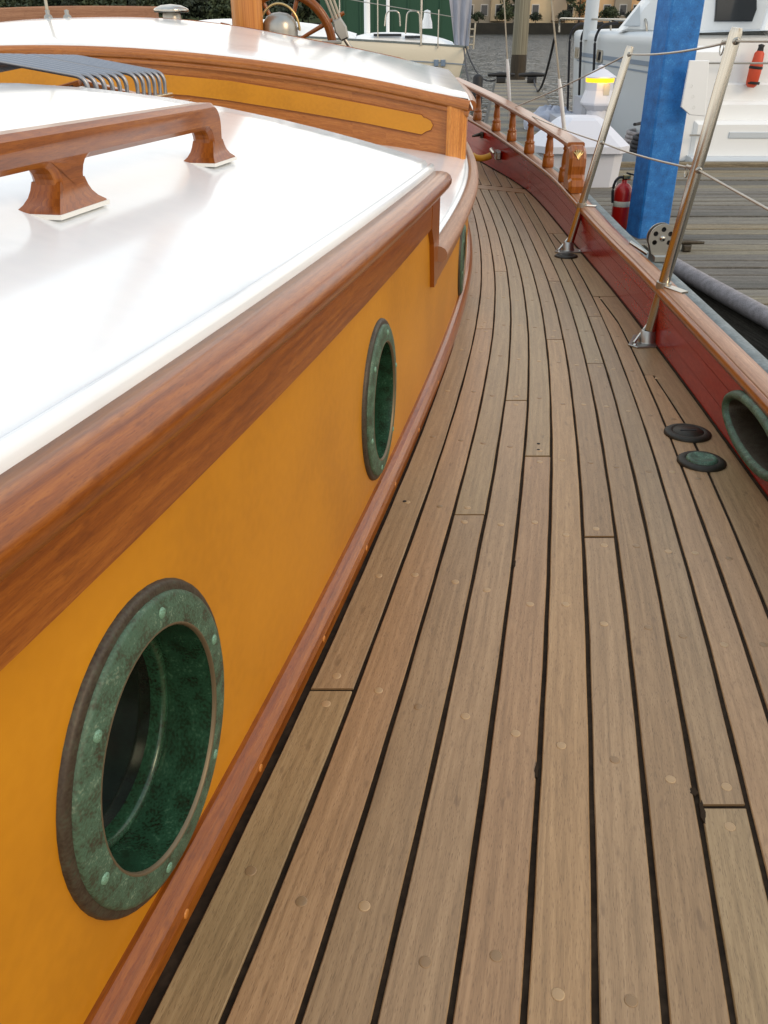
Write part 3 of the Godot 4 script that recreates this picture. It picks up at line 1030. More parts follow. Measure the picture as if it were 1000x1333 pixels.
# ------------------------------------------------------------------ aft deckhouse
func front_y(x): return 0.506 - 0.1752 * x - 0.0574 * x * x
func front_z(x): return -4.12 + (x - 0.372) * 0.15
func build_deckhouse():
	var t = thing("deckhouse", "varnished deckhouse front with ochre inset panel under a cambered white roof", "cabin", Vector3(-0.6, g(-4.2) + 0.35, -4.25))
	var nf = Vector3(-0.15, 0, 1).normalized()
	var m = MB.new()
	var R = []
	for i in 25:
		var x = lerp(0.31, -3.3, i / 24.0)
		var z = front_z(x)
		R.append([Vector3(x, g(z) + 0.30, z), Vector3(x, front_y(x) - 0.15, z), Vector3(x, front_y(x) + 0.01, z)])
	grid(m, R, false, false, Vector3.BACK)
	part("front_panel", m, M.cedar, t)
	# inset with a small ogee end
	var o2 = []
	for q in [[-40, 87], [60, 86], [140, 90], [213, 96.5], [300, 105], [400, 121], [480, 136], [549, 149.5], [552, 153], [556, 154], [561, 157], [564, 163], [561, 169], [555, 171], [552, 173], [549, 175], [480, 161], [400, 147], [300, 131], [245, 124], [140, 117], [60, 113], [-40, 112]]: o2.append(fp(q[0], q[1]))
	m = MB.new()
	var pl = []
	for p in o2: pl.append(Vector2(p.x, p.y))
	var bas = Basis(Vector3(1, 0, 0.15), Vector3.UP, nf)
	prism(m, Transform3D(Basis(Vector3(1, 0, 0.15), Vector3.UP, nf), Vector3(0, 0, -4.12 - 0.372 * 0.15) + nf * 0.003), pl, 0.008, 0.001)
	part("inset_panel", m, M.ochre, t)
	m = MB.new()
	var edge = []
	for p in o2: edge.append(p + nf * 0.0035)
	edge.append(edge[0])
	tube(m, edge, 0.0035, 6)
	part("inset_bead", m, M.varnish, t)
	# pale corner post
	m = MB.new()
	var z0 = front_z(0.34)
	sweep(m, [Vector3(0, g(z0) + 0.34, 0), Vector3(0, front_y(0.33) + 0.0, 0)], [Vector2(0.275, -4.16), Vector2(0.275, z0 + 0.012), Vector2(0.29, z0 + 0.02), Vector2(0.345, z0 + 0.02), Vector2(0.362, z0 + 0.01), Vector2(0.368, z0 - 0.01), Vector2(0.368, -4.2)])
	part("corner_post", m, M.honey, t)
	# side of the house
	m = MB.new()
	R = []
	for z in steps(-4.13, -6.2, 0.2):
		var f = (-4.13 - z) / 2.07
		R.append([bp(wx(z) - 0.02, 0.33, z), Vector3(wx(z) - 0.02, lerp(front_y(0.36), 0.47, f), z)])
	grid(m, R, false, false, Vector3.RIGHT)
	part("side_wall", m, M.varnish, t)
	# double rail under the roof edge
	var path = []
	var path2 = []
	for i in 33:
		var x = lerp(-3.3, 0.372, i / 32.0)
		path.append(Vector3(x, front_y(x), front_z(x)) + nf * 0.006)
		path2.append(Vector3(x, front_y(x) - 0.032, front_z(x)) + nf * 0.002)
	m = MB.new()
	sweep(m, path, [Vector2(-0.02, -0.021), Vector2(0.018, -0.021), Vector2(0.026, -0.015), Vector2(0.030, -0.004), Vector2(0.029, 0.007), Vector2(0.023, 0.016), Vector2(0.012, 0.021), Vector2(-0.02, 0.021)], false)
	part("roof_rail", m, M.cedar, t)
	m = MB.new()
	sweep(m, path2, [Vector2(-0.01, -0.012), Vector2(0.012, -0.012), Vector2(0.016, -0.006), Vector2(0.016, 0.010), Vector2(-0.01, 0.010)], false)
	part("roof_bead", m, M.cedar, t)
	# rail along the side of the roof
	m = MB.new()
	var ps = [Vector3(0.372, front_y(0.372), front_z(0.372))]
	for z in steps(-4.3, -6.05, 0.25):
		var f = (-4.13 - z) / 1.92
		ps.append(Vector3(wx(z) - 0.005, lerp(front_y(0.372), 0.455, f), z))
	sweep(m, ps, [Vector2(-0.02, -0.021), Vector2(0.018, -0.021), Vector2(0.026, -0.015), Vector2(0.030, -0.004), Vector2(0.029, 0.007), Vector2(0.023, 0.016), Vector2(0.012, 0.021), Vector2(-0.02, 0.021)], false)
	part("side_rail", m, M.varnish, t)
	# white roof
	var aft = [[0.43, 0.455], [0.36, 0.493], [0.0, 0.577], [-0.47, 0.66], [-0.934, 0.734], [-1.396, 0.774], [-1.9, 0.775], [-2.33, 0.75], [-3.3, 0.60]]
	R = []
	for j in 12:
		var f = max(0.0, (j - 2) / 9.0)
		var row = []
		for i in 41:
			var s = i / 40.0
			var xf = lerp(0.385, -3.3, s)
			var xa = lerp(0.425, -3.3, s)
			var a = Vector3(xf, front_y(xf) + 0.03, front_z(xf) + 0.012)
			var b = Vector3(xa, spl(aft, xa) - 0.004, -6.0)
			var p = a.lerp(b, f)
			p.y += 0.022 * sin(PI * min(f * 1.0, 1.0)) * min(1.0, s * 8)
			if i == 0: p += Vector3(0.0, -0.03, 0)
			if i == 1: p += Vector3(0.07, -0.006, 0)
			if j == 0: p += Vector3(0, -0.014, 0.012)
			if j == 1: p += Vector3(0, -0.003, 0.008)
			row.append(p)
		R.append(row)
	m = MB.new()
	grid(m, R)
	part("roof", m, M.white, t)
	# back wall of the house
	m = MB.new()
	R = []
	for i in 13:
		var x = lerp(0.4, -3.3, i / 12.0)
		R.append([Vector3(x, -0.2, -6.0), Vector3(x, spl(aft, x), -6.0)])
	grid(m, R, false, false, Vector3.FORWARD)
	part("back_wall", m, M.varnish, t)

# ------------------------------------------------------------------ dock
const DY := -0.45
func edge_x(z): return 1.66 + 0.136 * (z + 5.0)
func board_mesh(l, w, h, uo):
	var m = MB.new()
	var from = m.n()
	var a = l / 2
	var pr = [Vector2(-w / 2, -h), Vector2(-w / 2, -0.004), Vector2(-w / 2 + 0.004, 0), Vector2(w / 2 - 0.004, 0), Vector2(w / 2, -0.004), Vector2(w / 2, -h)]
	for j in 5:
		var p = pr[j]
		var q = pr[j + 1]
		m.quad(Vector3(-a, p.y, p.x), Vector3(a, p.y, p.x), Vector3(a, q.y, q.x), Vector3(-a, q.y, q.x), 2 + j, uo + Vector2(0, j * 0.03), uo + Vector2(l, j * 0.03), uo + Vector2(l, j * 0.03 + abs(q.x - p.x) + 0.01), uo + Vector2(0, j * 0.03 + abs(q.x - p.x) + 0.01))
	for e in [-a, a]: m.quad(Vector3(e, -h, -w / 2), Vector3(e, 0, -w / 2), Vector3(e, 0, w / 2), Vector3(e, -h, w / 2), 20)
	m.orient(from)
	return mesh_of(m)
func build_dock():
	var d = setting("dock")
	var v = []
	for i in 6: v.append(board_mesh(9.0, 0.134, 0.045, Vector2(rng.randf() * 3, rng.randf())))
	var z = 0.9
	while z > -8.7:
		put("plank", v[rng.randi() % 6], M.greywood[rng.randi() % 5], d, Transform3D(Basis(Vector3.UP, rng.randf_range(-0.0015, 0.0015)), Vector3(edge_x(z) + 4.5 + rng.randf_range(-0.012, 0.012), DY + rng.randf_range(-0.006, 0.006), z)))
		z -= 0.146
	var m = MB.new()
	box(m, Vector3(5.6, DY - 0.03, -8.80), Vector3(9, 0.12, 0.09), 0.01)
	part("edge_beam", m, M.greywood[4], d)
	m = MB.new()
	var p = []
	for i in 5: p.append(Vector3(edge_x(lerp(0.9, -8.75, i / 4.0)) + 0.07, DY - 0.13, lerp(0.9, -8.75, i / 4.0)))
	sweep(m, p, [Vector2(-0.05, -0.07), Vector2(0.05, -0.07), Vector2(0.05, 0.07), Vector2(-0.05, 0.07)])
	part("edge_beam", m, M.greywood[3], d)
	m = MB.new()
	box(m, Vector3(5.9, DY - 0.42, -3.9), Vector3(8, 0.45, 9.4), 0.02)
	part("float", m, M.black, d)
	# grey foam fender along the edge
	m = MB.new()
	var q = []
	for s in steps(0.9, -5.05, 0.3): q.append(Vector3(edge_x(s) - 0.015, DY - 0.005 + 0.004 * sin(s * 3), s))
	tube(m, q, 0.045, 14)
	single("dock_fender", m, M.hose, "long grey round fender tube along the edge of the weathered dock", "fender")

# ------------------------------------------------------------------ skylight
func build_skylight():
	var t = thing("skylight", "low wooden skylight guarded by a row of bent metal bars", "skylight", bp(-1.07, 0.43, -3.0))
	var xr = -0.80
	var ridge = -1.12
	var m = MB.new()
	var z0 = -2.5
	var z1 = -3.56
	# four walls under the sloping lids
	for s in [[Vector3(xr + 0.05, 0, -3.03), Vector3(0.04, 0.16, 1.14)], [Vector3(2 * ridge - xr - 0.05, 0, -3.03), Vector3(0.04, 0.16, 1.14)], [Vector3(ridge, 0, z0 + 0.02), Vector3(0.62, 0.16, 0.04)], [Vector3(ridge, 0, z1 - 0.02), Vector3(0.62, 0.16, 0.04)]]:
		m = MB.new()
		box(m, s[0] + Vector3(0, g(-3.03) + 0.52, 0), s[1], 0.006)
		part("wall", m, M.varnish, t)
	m = MB.new()
	box(m, Vector3(xr + 0.085, g(-3.03) + 0.50, -3.05), Vector3(0.09, 0.02, 1.25), 0.005)
	part("sill", m, M.greywood[2], t)
	for s in [-1, 1]:
		var b = Basis(Vector3.BACK, -s * 0.24)
		for k in 3:
			m = MB.new()
			box(m, Vector3(ridge + s * 0.135, g(-3.03) + 0.625, lerp(z0, z1, (k + 0.5) / 3.0)), Vector3(0.22, 0.004, 0.30), 0.001, b)
			part("pane", m, M.pane, t)
		for k in 4:
			m = MB.new()
			box(m, Vector3(ridge + s * 0.135, g(-3.03) + 0.627, lerp(z0, z1, k / 3.0)), Vector3(0.27, 0.022, 0.055), 0.003, b)
			part("lid_frame", m, M.varnish, t)
	for i in 12:
		var z = lerp(-2.60, -3.46, i / 11.0)
		if i >= 6: z -= 0.03
		else: z += 0.02
		m = MB.new()
		var e = bp(0, 0.71, z).y
		tube(m, bend([Vector3(xr, e - 0.07, z), Vector3(xr, e, z), Vector3(ridge, e + 0.055, z), Vector3(2 * ridge - xr, e, z), Vector3(2 * ridge - xr, e - 0.07, z)], 0.03), 0.0068, 10)
		part("bar", m, M.bar, t)
	for s in [0, 1]:
		m = MB.new()
		var x = xr if s == 0 else 2 * ridge - xr
		tube(m, [bp(x, 0.635, -2.5), bp(x, 0.635, -3.58)], 0.009, 8)
		part("base_bar", m, M.brass, t)

# ------------------------------------------------------------------ grab rail on the roof
func roof_y(x, z):
	var d = wx(z) - x
	return 0.529 + 0.172 * (1 - pow(1 - d / 1.22, 2))
func build_grab_rail():
	var f1 = Vector3(-0.374, 0, -1.045)
	var f2 = Vector3(-0.289, 0, -1.525)
	var dir = (f2 - f1).normalized()
	var sp = (f2 - f1).length()
	var base = bp(f1.x, roof_y(f1.x, f1.z), f1.z)
	var t = thing("grab_rail", "varnished wooden grab rail on flared feet on the white cabin top", "handrail", base)
	var side = dir.cross(Vector3.UP)
	var at = func(s, y): # s metres along from the first foot
		var p = f1 + dir * s
		return bp(p.x, roof_y(p.x, p.z) + y, p.z)
	# one board cut to shape: long grip, arched between the feet
	var m = MB.new()
	var slope = (at.call(sp, 0).y - at.call(-0.5, 0).y) / (sp + 0.5)
	var ax = (dir + Vector3.UP * slope).normalized()
	var frame = Transform3D(Basis(ax, side.cross(ax), side), base)
	var top = 0.088
	var under = 0.050
	var out = []
	out.append(Vector2(-1.5, top))
	out.append(Vector2(-1.5, under))
	var feet = [-1.0, -0.5, 0.0, sp]
	for f in feet:
		var last = f > 0.1
		var a = 0.030 if not last else 0.024
		for k in 6: out.append(Vector2(f - a - 0.022 + 0.022 * sin(k * PI / 10), under - 0.022 * (1 - cos(k * PI / 10))))
		for k in range(1, 6): out.append(Vector2(f - a - 0.024 * (1 - cos(k * PI / 10)), 0.028 - 0.024 * sin(k * PI / 10)))
		out.append(Vector2(f - a - 0.026, -0.002))
		out.append(Vector2(f + a + 0.028, -0.002))
		for k in range(5, 0, -1): out.append(Vector2(f + a + 0.026 * (1 - cos(k * PI / 10)), 0.028 - 0.024 * sin(k * PI / 10)))
		if not last:
			for k in range(5, -1, -1): out.append(Vector2(f + a + 0.022 - 0.022 * sin(k * PI / 10), under - 0.022 * (1 - cos(k * PI / 10))))
		else:
			out.append(Vector2(f + a - 0.001, 0.035))
			for k in 8: out.append(Vector2(f + a - 0.034 + 0.034 * cos(k * PI / 14), top - 0.034 + 0.034 * sin(k * PI / 14)))
	prism(m, frame, out, 0.036, 0.0065)
	part("rail", m, M.varnish, t)
	# flared skirts of the feet and the thin white bedding under them
	for f in [-0.5, 0.0, sp]:
		var a = 0.030 if f < 0.1 else 0.024
		m = MB.new()
		var R = []
		for q in [[-0.003, 0.0275, 0.0275], [0.0035, 0.026, 0.027], [0.009, 0.016, 0.0225], [0.016, 0.008, 0.0195], [0.023, 0.003, 0.0182], [0.032, -0.001, 0.0172]]:
			var row = []
			for c in [[-1, -1], [-1, 1], [1, 1], [1, -1]]: row.append(frame * Vector3(f + c[0] * (a + q[1]), q[0], c[1] * q[2]))
			R.append(row)
		grid(m, R, true, true)
		part("foot", m, M.varnish, t)
		m = MB.new()
		prism(m, frame * Transform3D(Basis(Vector3.RIGHT, Vector3.BACK, Vector3.DOWN), Vector3(f, -0.0005, 0)), [Vector2(-a - 0.029, -0.029), Vector2(a + 0.029, -0.029), Vector2(a + 0.029, 0.029), Vector2(-a - 0.029, 0.029)], 0.005)
		part("bedding", m, M.seal, t)

# ------------------------------------------------------------------ balustrade
func build_balustrade():
	var zs = [-4.467, -4.907, -5.375, -5.813, -6.181, -6.59]
	var t = thing("taffrail", "curved varnished taffrail on turned balusters above the red bulwark", "railing", bp(0.86, 0.2, -4.4))
	var cy = 0
	var topy = 0.395
	var bal = MB.new()
	var pr = [Vector2(0, 0), Vector2(0.024, 0), Vector2(0.025, 0.006), Vector2(0.024, 0.045), Vector2(0.021, 0.05), Vector2(0.023, 0.056), Vector2(0.023, 0.062), Vector2(0.017, 0.068), Vector2(0.0175, 0.085), Vector2(0.0165, 0.11), Vector2(0.014, 0.132), Vector2(0.0125, 0.142), Vector2(0.016, 0.147), Vector2(0.016, 0.153), Vector2(0.013, 0.158), Vector2(0.017, 0.168), Vector2(0.017, 0.186)]
	lathe(bal, Transform3D(Basis().scaled(Vector3(1.25, 1, 1.25))), pr, 18)
	var bm = mesh_of(bal)
	for z in zs: put("baluster", bm, M.varnish, t, Transform3D(Basis(), bp(tx(z) + 0.024, bh(z) + 0.009, z)))
	# rail
	var m = MB.new()
	var path = []
	for z in steps(-4.27, -7.1, 0.1): path.append(bp(tx(z) + 0.026, topy, z))
	sweep(m, path, [Vector2(-0.036, -0.012), Vector2(0.036, -0.012), Vector2(0.04, -0.006), Vector2(0.04, 0.006), Vector2(0.035, 0.012), Vector2(-0.035, 0.012), Vector2(-0.04, 0.006), Vector2(-0.04, -0.006)])
	part("top_rail", m, M.varnish, t)
	# scrolled end piece, outline seen from the side deck
	m = MB.new()
	var z0 = -4.27
	var out = [Vector2(-0.03, 0.0), Vector2(0.13, 0.0), Vector2(0.135, 0.03), Vector2(0.12, 0.055), Vector2(0.095, 0.062), Vector2(0.085, 0.075), Vector2(0.092, 0.11), Vector2(0.09, 0.145), Vector2(0.07, 0.175), Vector2(0.035, 0.193), Vector2(0.0, 0.197), Vector2(-0.03, 0.197), Vector2(-0.02, 0.17), Vector2(-0.015, 0.1)]
	var c = bp(tx(z0) + 0.026, bh(z0) + 0.009, z0)
	var tn = (bp(tx(z0 + 0.1), 0, z0 + 0.1) - bp(tx(z0 - 0.1), 0, z0 - 0.1)).normalized()
	prism(m, Transform3D(Basis(tn, Vector3.UP, tn.cross(Vector3.UP)), c), out, 0.078, 0.013)
	part("end_scroll", m, M.varnish, t)
	# carved leaf on its face
	m = MB.new()
	var fc = c + tn * 0.084 + Vector3.UP * 0.15
	var sd = tn.cross(Vector3.UP)
	for a in [-0.8, -0.4, 0.0, 0.4, 0.8]:
		var tip = fc + (sd * sin(a) + Vector3.UP * cos(a)) * 0.030 - tn * 0.012 * cos(a)
		sweep(m, [fc - Vector3.UP * 0.012 + tn * 0.005, fc.lerp(tip, 0.5) + tn * 0.004, tip], circle(0.0045, 6), false, true, func(f): return 0.5 + sin(f * PI) * 0.8)
	part("carved_leaf", m, M.brass, t)

# ------------------------------------------------------------------ stanchions and wires
func stanchion(foot: Vector3, head: Vector3, eye_f, zc, label):
	var t = thing("stanchion", label, "stanchion", foot, "guard rail stanchions")
	var m = MB.new()
	sweep(m, [foot + Vector3.UP * 0.004, foot.lerp(head, 0.5), foot.lerp(head, 0.985), head], circle(0.016, 16), false, true, func(f): return 1.0 if f < 0.9 else 0.8)
	part("tube", m, M.steel, t)
	m = MB.new()
	var pl = []
	for k in 3: pl.append(Vector2(cos(TAU * k / 3.0 + 0.4), sin(TAU * k / 3.0 + 0.4)) * 0.075)
	var rounded = []
	for k in 3:
		for s in [-0.25, 0.25]: rounded.append(Vector2.from_angle(TAU * k / 3.0 + 0.4 + s) * 0.068)
	prism(m, Transform3D(Basis(Vector3.RIGHT, Vector3.BACK, Vector3.DOWN), foot + Vector3.UP * 0.004), rounded, 0.006, 0.0015)
	part("base_plate", m, M.steel_dull, t)
	m = MB.new()
	lathe(m, Transform3D(Basis(), foot), [Vector2(0.030, 0.006), Vector2(0.026, 0.012), Vector2(0.022, 0.04), Vector2(0.0185, 0.042)], 16)
	part("socket", m, M.steel_dull, t)
	var scr := MB.new()
	lathe(scr, Transform3D(), [Vector2(0, 0.004), Vector2(0.005, 0.003), Vector2(0.007, 0)], 8)
	var sm = mesh_of(scr)
	for k in 3: put("screw", sm, M.steel, t, Transform3D(Basis(), foot + Vector3(cos(TAU * k / 3.0 + 0.4), 0, sin(TAU * k / 3.0 + 0.4)) * 0.055 + Vector3.UP * 0.007))
	m = MB.new()
	tube(m, [foot + Vector3(-0.045, 0.008, 0.02), foot + Vector3(0.03, 0.07, -0.055)], 0.0055, 8)
	part("lever", m, M.steel, t)
	# clip to the cap rail
	var f = (bh(zc) + 0.012) / (head.y - foot.y)
	var a = foot.lerp(head, f)
	var b = bp(tx(zc) + 0.045, bh(zc) + 0.0125, zc)
	m = MB.new()
	var tv = (b - a)
	tv.y = 0
	box(m, (a + b) / 2, Vector3(tv.length() + 0.03, 0.006, 0.026), 0.0015, Basis(tv.normalized(), Vector3.UP, tv.normalized().cross(Vector3.UP)))
	part("clip", m, M.steel, t)
	m = MB.new()
	tube(m, [a - Vector3.UP * 0.008, a + (head - foot).normalized() * 0.010], 0.0215, 14)
	part("collar", m, M.steel_dull, t)
	for e in eye_f:
		m = MB.new()
		var c = foot.lerp(head, e)
		lathe(m, Transform3D(Basis(Vector3.RIGHT, Vector3.BACK, Vector3.DOWN), c), [Vector2(0.0085, -0.022), Vector2(0.0085, 0.022), Vector2(0.005, 0.023)], 12)
		part("wire_eye", m, M.steel_dull, t)
	return t

func build_rigging():
	var a0 = dk(842, 447)
	var a1 = zp(960, 36, -2.42)
	var b0 = dk(739, 327)
	var b1 = zp(821, 60, -3.85)
	var fa = (0.835 - a0.x) / (a1.x - a0.x)
	stanchion(a0, a1, [0.965, 0.60], -2.40, "polished steel stanchion beside the steel snatch block on the rail")
	stanchion(b0, b1, [0.965, 0.56], -3.85, "polished steel stanchion between the scrolled taffrail end and blue pile")
	var pa = a0.lerp(a1, 0.965)
	var pb = b0.lerp(b1, 0.965)
	var la = a0.lerp(a1, 0.60)
	var lb = b0.lerp(b1, 0.56)
	# next stanchion forward stands outside the picture; the wires run on to it
	var up_f = Vector3(0.76, 0.76, -0.2)
	var lo_f = Vector3(0.72, 0.42, -0.2)
	var r_up = bp(tx(-5.75) + 0.02, 0.412, -5.75)
	var r_lo = bp(tx(-5.35) + 0.02, 0.408, -5.35)
	var m = MB.new()
	for q in [[up_f, pa, 0.004], [pa, pb, 0.012], [pb, r_up, 0.01]]: tube(m, sag(q[0], q[1], q[2], 8), 0.0032, 8)
	single("lifeline", m, M.wire, "upper lifeline wire joining the tops of the two stanchions", "wire", "lifelines")
	m = MB.new()
	for q in [[lo_f, la, 0.004], [la, lb, 0.008], [lb, r_lo, 0.006]]: tube(m, sag(q[0], q[1], q[2], 8), 0.0032, 8)
	single("lifeline", m, M.wire, "lower lifeline wire through the middle of the two stanchions", "wire", "lifelines")
	# hooks on the wires
	for q in [[pa, pb, "steel pelican hook on the upper wire beside the stanchion top"], [la, lb, "steel wire clamp on the lower wire beside the snatch block"]]:
		var d = (q[1] - q[0]).normalized()
		var h = thing("pelican_hook", q[2], "hook", q[0] + d * 0.05)
		m = MB.new()
		sweep(m, [q[0] + d * 0.018, q[0] + d * 0.035, q[0] + d * 0.075, q[0] + d * 0.10], circle(0.0075, 10), false, true, func(f): return 1.2 - 0.7 * f)
		part("body", m, M.steel_dull, h)
		m = MB.new()
		var ringp = []
		var c = q[0] + d * 0.095 - Vector3.UP * 0.012
		for k in 17: ringp.append(c + (d * cos(TAU * k / 16.0) + Vector3.UP * sin(TAU * k / 16.0)) * 0.017)
		tube(m, ringp, 0.0018, 6)
		part("ring", m, M.steel_dull, h)
	# shrouds with covered turnbuckles
	for q in [[[664, 138], [653, -60], -6.35, "slack pale shroud wire rising from the taffrail near the grey finger dock"], [[735, 172], [712, -60], -5.3, "pale shroud wire rising from the taffrail beside the white dock box"]]:
		var p0 = bp(tx(q[2]) + 0.075, bh(q[2]) - 0.03, q[2])
		var bot = zp(q[0][0], q[0][1], q[2])
		var top = zp(q[1][0], q[1][1], q[2] + 0.3)
		var dirv = (top - bot).normalized()
		p0 = bot - dirv * ((bot.y - p0.y) / dirv.y)
		var s = thing("shroud", q[3], "wire", p0, "shrouds")
		m = MB.new()
		tube(m, [p0, p0 + dirv * 5.0], 0.0045, 8)
		part("wire", m, M.rope_pale, s)
		m = MB.new()
		sweep(m, [p0 + dirv * 0.05, p0 + dirv * 0.08, p0 + dirv * 0.43, p0 + dirv * 0.48], circle(0.011, 10), false, true, func(f): return 1.0 if f > 0.2 and f < 0.9 else 0.6)
		part("turnbuckle_cover", m, M.gelcoat, s)

# ------------------------------------------------------------------ fittings on the deck and the rail
func build_deck_fittings():
	for q in [[[895, 565], 0.052, "dark bronze deck plate beside the hawse hole, flat centre slot", 0], [[913, 602], 0.050, "dark bronze deck plate beside the hawse hole, raised green centre ring", 1], [[737, 334], 0.050, "dark deck plate at the foot of the stanchion by the scrolled taffrail end", 0]]:
		var c = dk(q[0][0], q[0][1]) + Vector3.UP * 0.001
		var b = Basis(Vector3.RIGHT, -0.035)
		var t = thing("deck_plate", q[2], "deck plate", c, "round deck plates")
		var m = MB.new()
		lathe(m, Transform3D(b, c), [Vector2(q[1], -0.002), Vector2(q[1], 0.003), Vector2(q[1] - 0.005, 0.0065), Vector2(q[1] - 0.014, 0.008), Vector2(q[1] - 0.017, 0.007)], 32)
		part("ring", m, M.plate, t)
		m = MB.new()
		if q[3] == 0:
			lathe(m, Transform3D(b, c), [Vector2(q[1] - 0.0175, 0.005), Vector2(q[1] - 0.019, 0.0075), Vector2(0, 0.009)], 32)
			part("cover", m, M.plate, t)
			m = MB.new()
			box(m, c + Vector3(0, 0.009, 0), Vector3(0.036, 0.0016, 0.005), 0.0004)
			part("slot", m, M.black, t)
		else:
			lathe(m, Transform3D(b, c), [Vector2(q[1] - 0.0175, 0.006), Vector2(q[1] - 0.019, 0.010), Vector2(q[1] - 0.023, 0.0125), Vector2(q[1] - 0.028, 0.011), Vector2(0, 0.0105)], 32)
			part("cover", m, M.verdigris, t)
	# snatch block standing on the rail
	var bc = zp(861, 309, -3.05)
	var base = bp(0, bh(-3.05) - 0.036, -3.05)
	base.x = bc.x - 0.004
	var t = thing("snatch_block", "steel snatch block with six holes in its round cheek standing on the rail", "block", base)
	for s in [-1, 1]:
		var cs := CSGCombiner3D.new()
		cs.name = "cheek"
		t.add_child(cs, true)
		cs.position = bc - base + Vector3(0, 0, s * 0.013)
		var cy := CSGCylinder3D.new()
		cy.radius = 0.047
		cy.height = 0.005
		cy.sides = 32
		cy.rotation.x = PI / 2
		cy.material = M.steel_dull
		cs.add_child(cy)
		var tail := CSGPolygon3D.new()
		tail.polygon = PackedVector2Array([Vector2(-0.043, -0.015), Vector2(-0.02, -0.085), Vector2(0.02, -0.085), Vector2(0.043, -0.015)])
		tail.depth = 0.005
		tail.position.z = 0.0025
		tail.material = M.steel_dull
		cs.add_child(tail)
		for k in 5:
			var h := CSGCylinder3D.new()
			h.operation = CSGShape3D.OPERATION_SUBTRACTION
			h.radius = 0.0085
			h.height = 0.02
			h.sides = 14
			h.rotation.x = PI / 2
			var a = TAU * (k - 0.75) / 6.0 + 0.25
			h.position = Vector3(cos(a), sin(a), 0) * 0.029
			h.material = M.steel_dull
			cs.add_child(h)
	var m = MB.new()
	lathe(m, Transform3D(Basis(Vector3.RIGHT, Vector3.BACK, Vector3.DOWN), bc), [Vector2(0, -0.010), Vector2(0.040, -0.010), Vector2(0.034, 0), Vector2(0.040, 0.010), Vector2(0, 0.010)], 28)
	part("sheave", m, M.black, t)
	m = MB.new()
	lathe(m, Transform3D(Basis(Vector3.RIGHT, Vector3.BACK, Vector3.DOWN), bc), [Vector2(0, -0.020), Vector2(0.009, -0.019), Vector2(0.010, 0.019), Vector2(0, 0.020)], 14)
	part("pin", m, M.steel, t)
	m = MB.new()
	tube(m, [bc - Vector3.UP * 0.07, base + Vector3.UP * 0.02], 0.011, 10)
	part("swivel", m, M.steel, t)
	m = MB.new()
	box(m, base + Vector3(0, 0.012, 0), Vector3(0.045, 0.026, 0.07), 0.005)
	part("slider", m, M.steel_dull, t)
	m = MB.new()
	tube(m, [base + Vector3(-0.03, 0.018, -0.02), base + Vector3(-0.085, 0.05, -0.06)], 0.007, 8)
	part("handle", m, M.steel, t)
	# bronze block with a yellow line against the bulwark, aft
	var c2 = bul(-5.95, 0.52)
	var t2 = thing("mooring_cleat", "grey metal cleat with yellow line on the red bulwark inside the stern", "cleat", c2)
	m = MB.new()
	box(m, c2 + Vector3(-0.015, 0, 0), Vector3(0.03, 0.05, 0.12), 0.006)
	part("pad", m, M.steel_dull, t2)
	m = MB.new()
	sweep(m, [c2 + Vector3(-0.05, 0.02, -0.1), c2 + Vector3(-0.055, 0.03, 0.0), c2 + Vector3(-0.05, 0.02, 0.1)], circle(0.014, 10), false, true, func(f): return 0.5 + sin(f * PI) * 0.6)
	part("horn", m, M.steel, t2)
	m = MB.new()
	tube(m, bend([c2 + Vector3(-0.06, 0.0, 0.03), c2 + Vector3(-0.09, -0.015, 0.03), c2 + Vector3(-0.15, -0.02, 0.02), c2 + Vector3(-0.17, -0.01, -0.03)], 0.03), 0.020, 10)
	part("yellow_line", m, M.yellow, t2)
	var c3 = bul(-6.35, 0.78)
	var t3 = thing("mooring_cleat", "small dull bronze cleat high on the red bulwark by the stern", "cleat", c3)
	m = MB.new()
	box(m, c3 + Vector3(-0.008, 0, 0), Vector3(0.02, 0.035, 0.06), 0.005)
	part("pad", m, M.bronze, t3)
	m = MB.new()
	sweep(m, [c3 + Vector3(0.02, 0.0, -0.08), c3 + Vector3(-0.032, 0.0, 0.0), c3 + Vector3(-0.075, 0.0, 0.08)], circle(0.011, 10), false, true, func(f): return 0.6 + sin(f * PI) * 0.5)
	part("horn", m, M.bronze, t3)

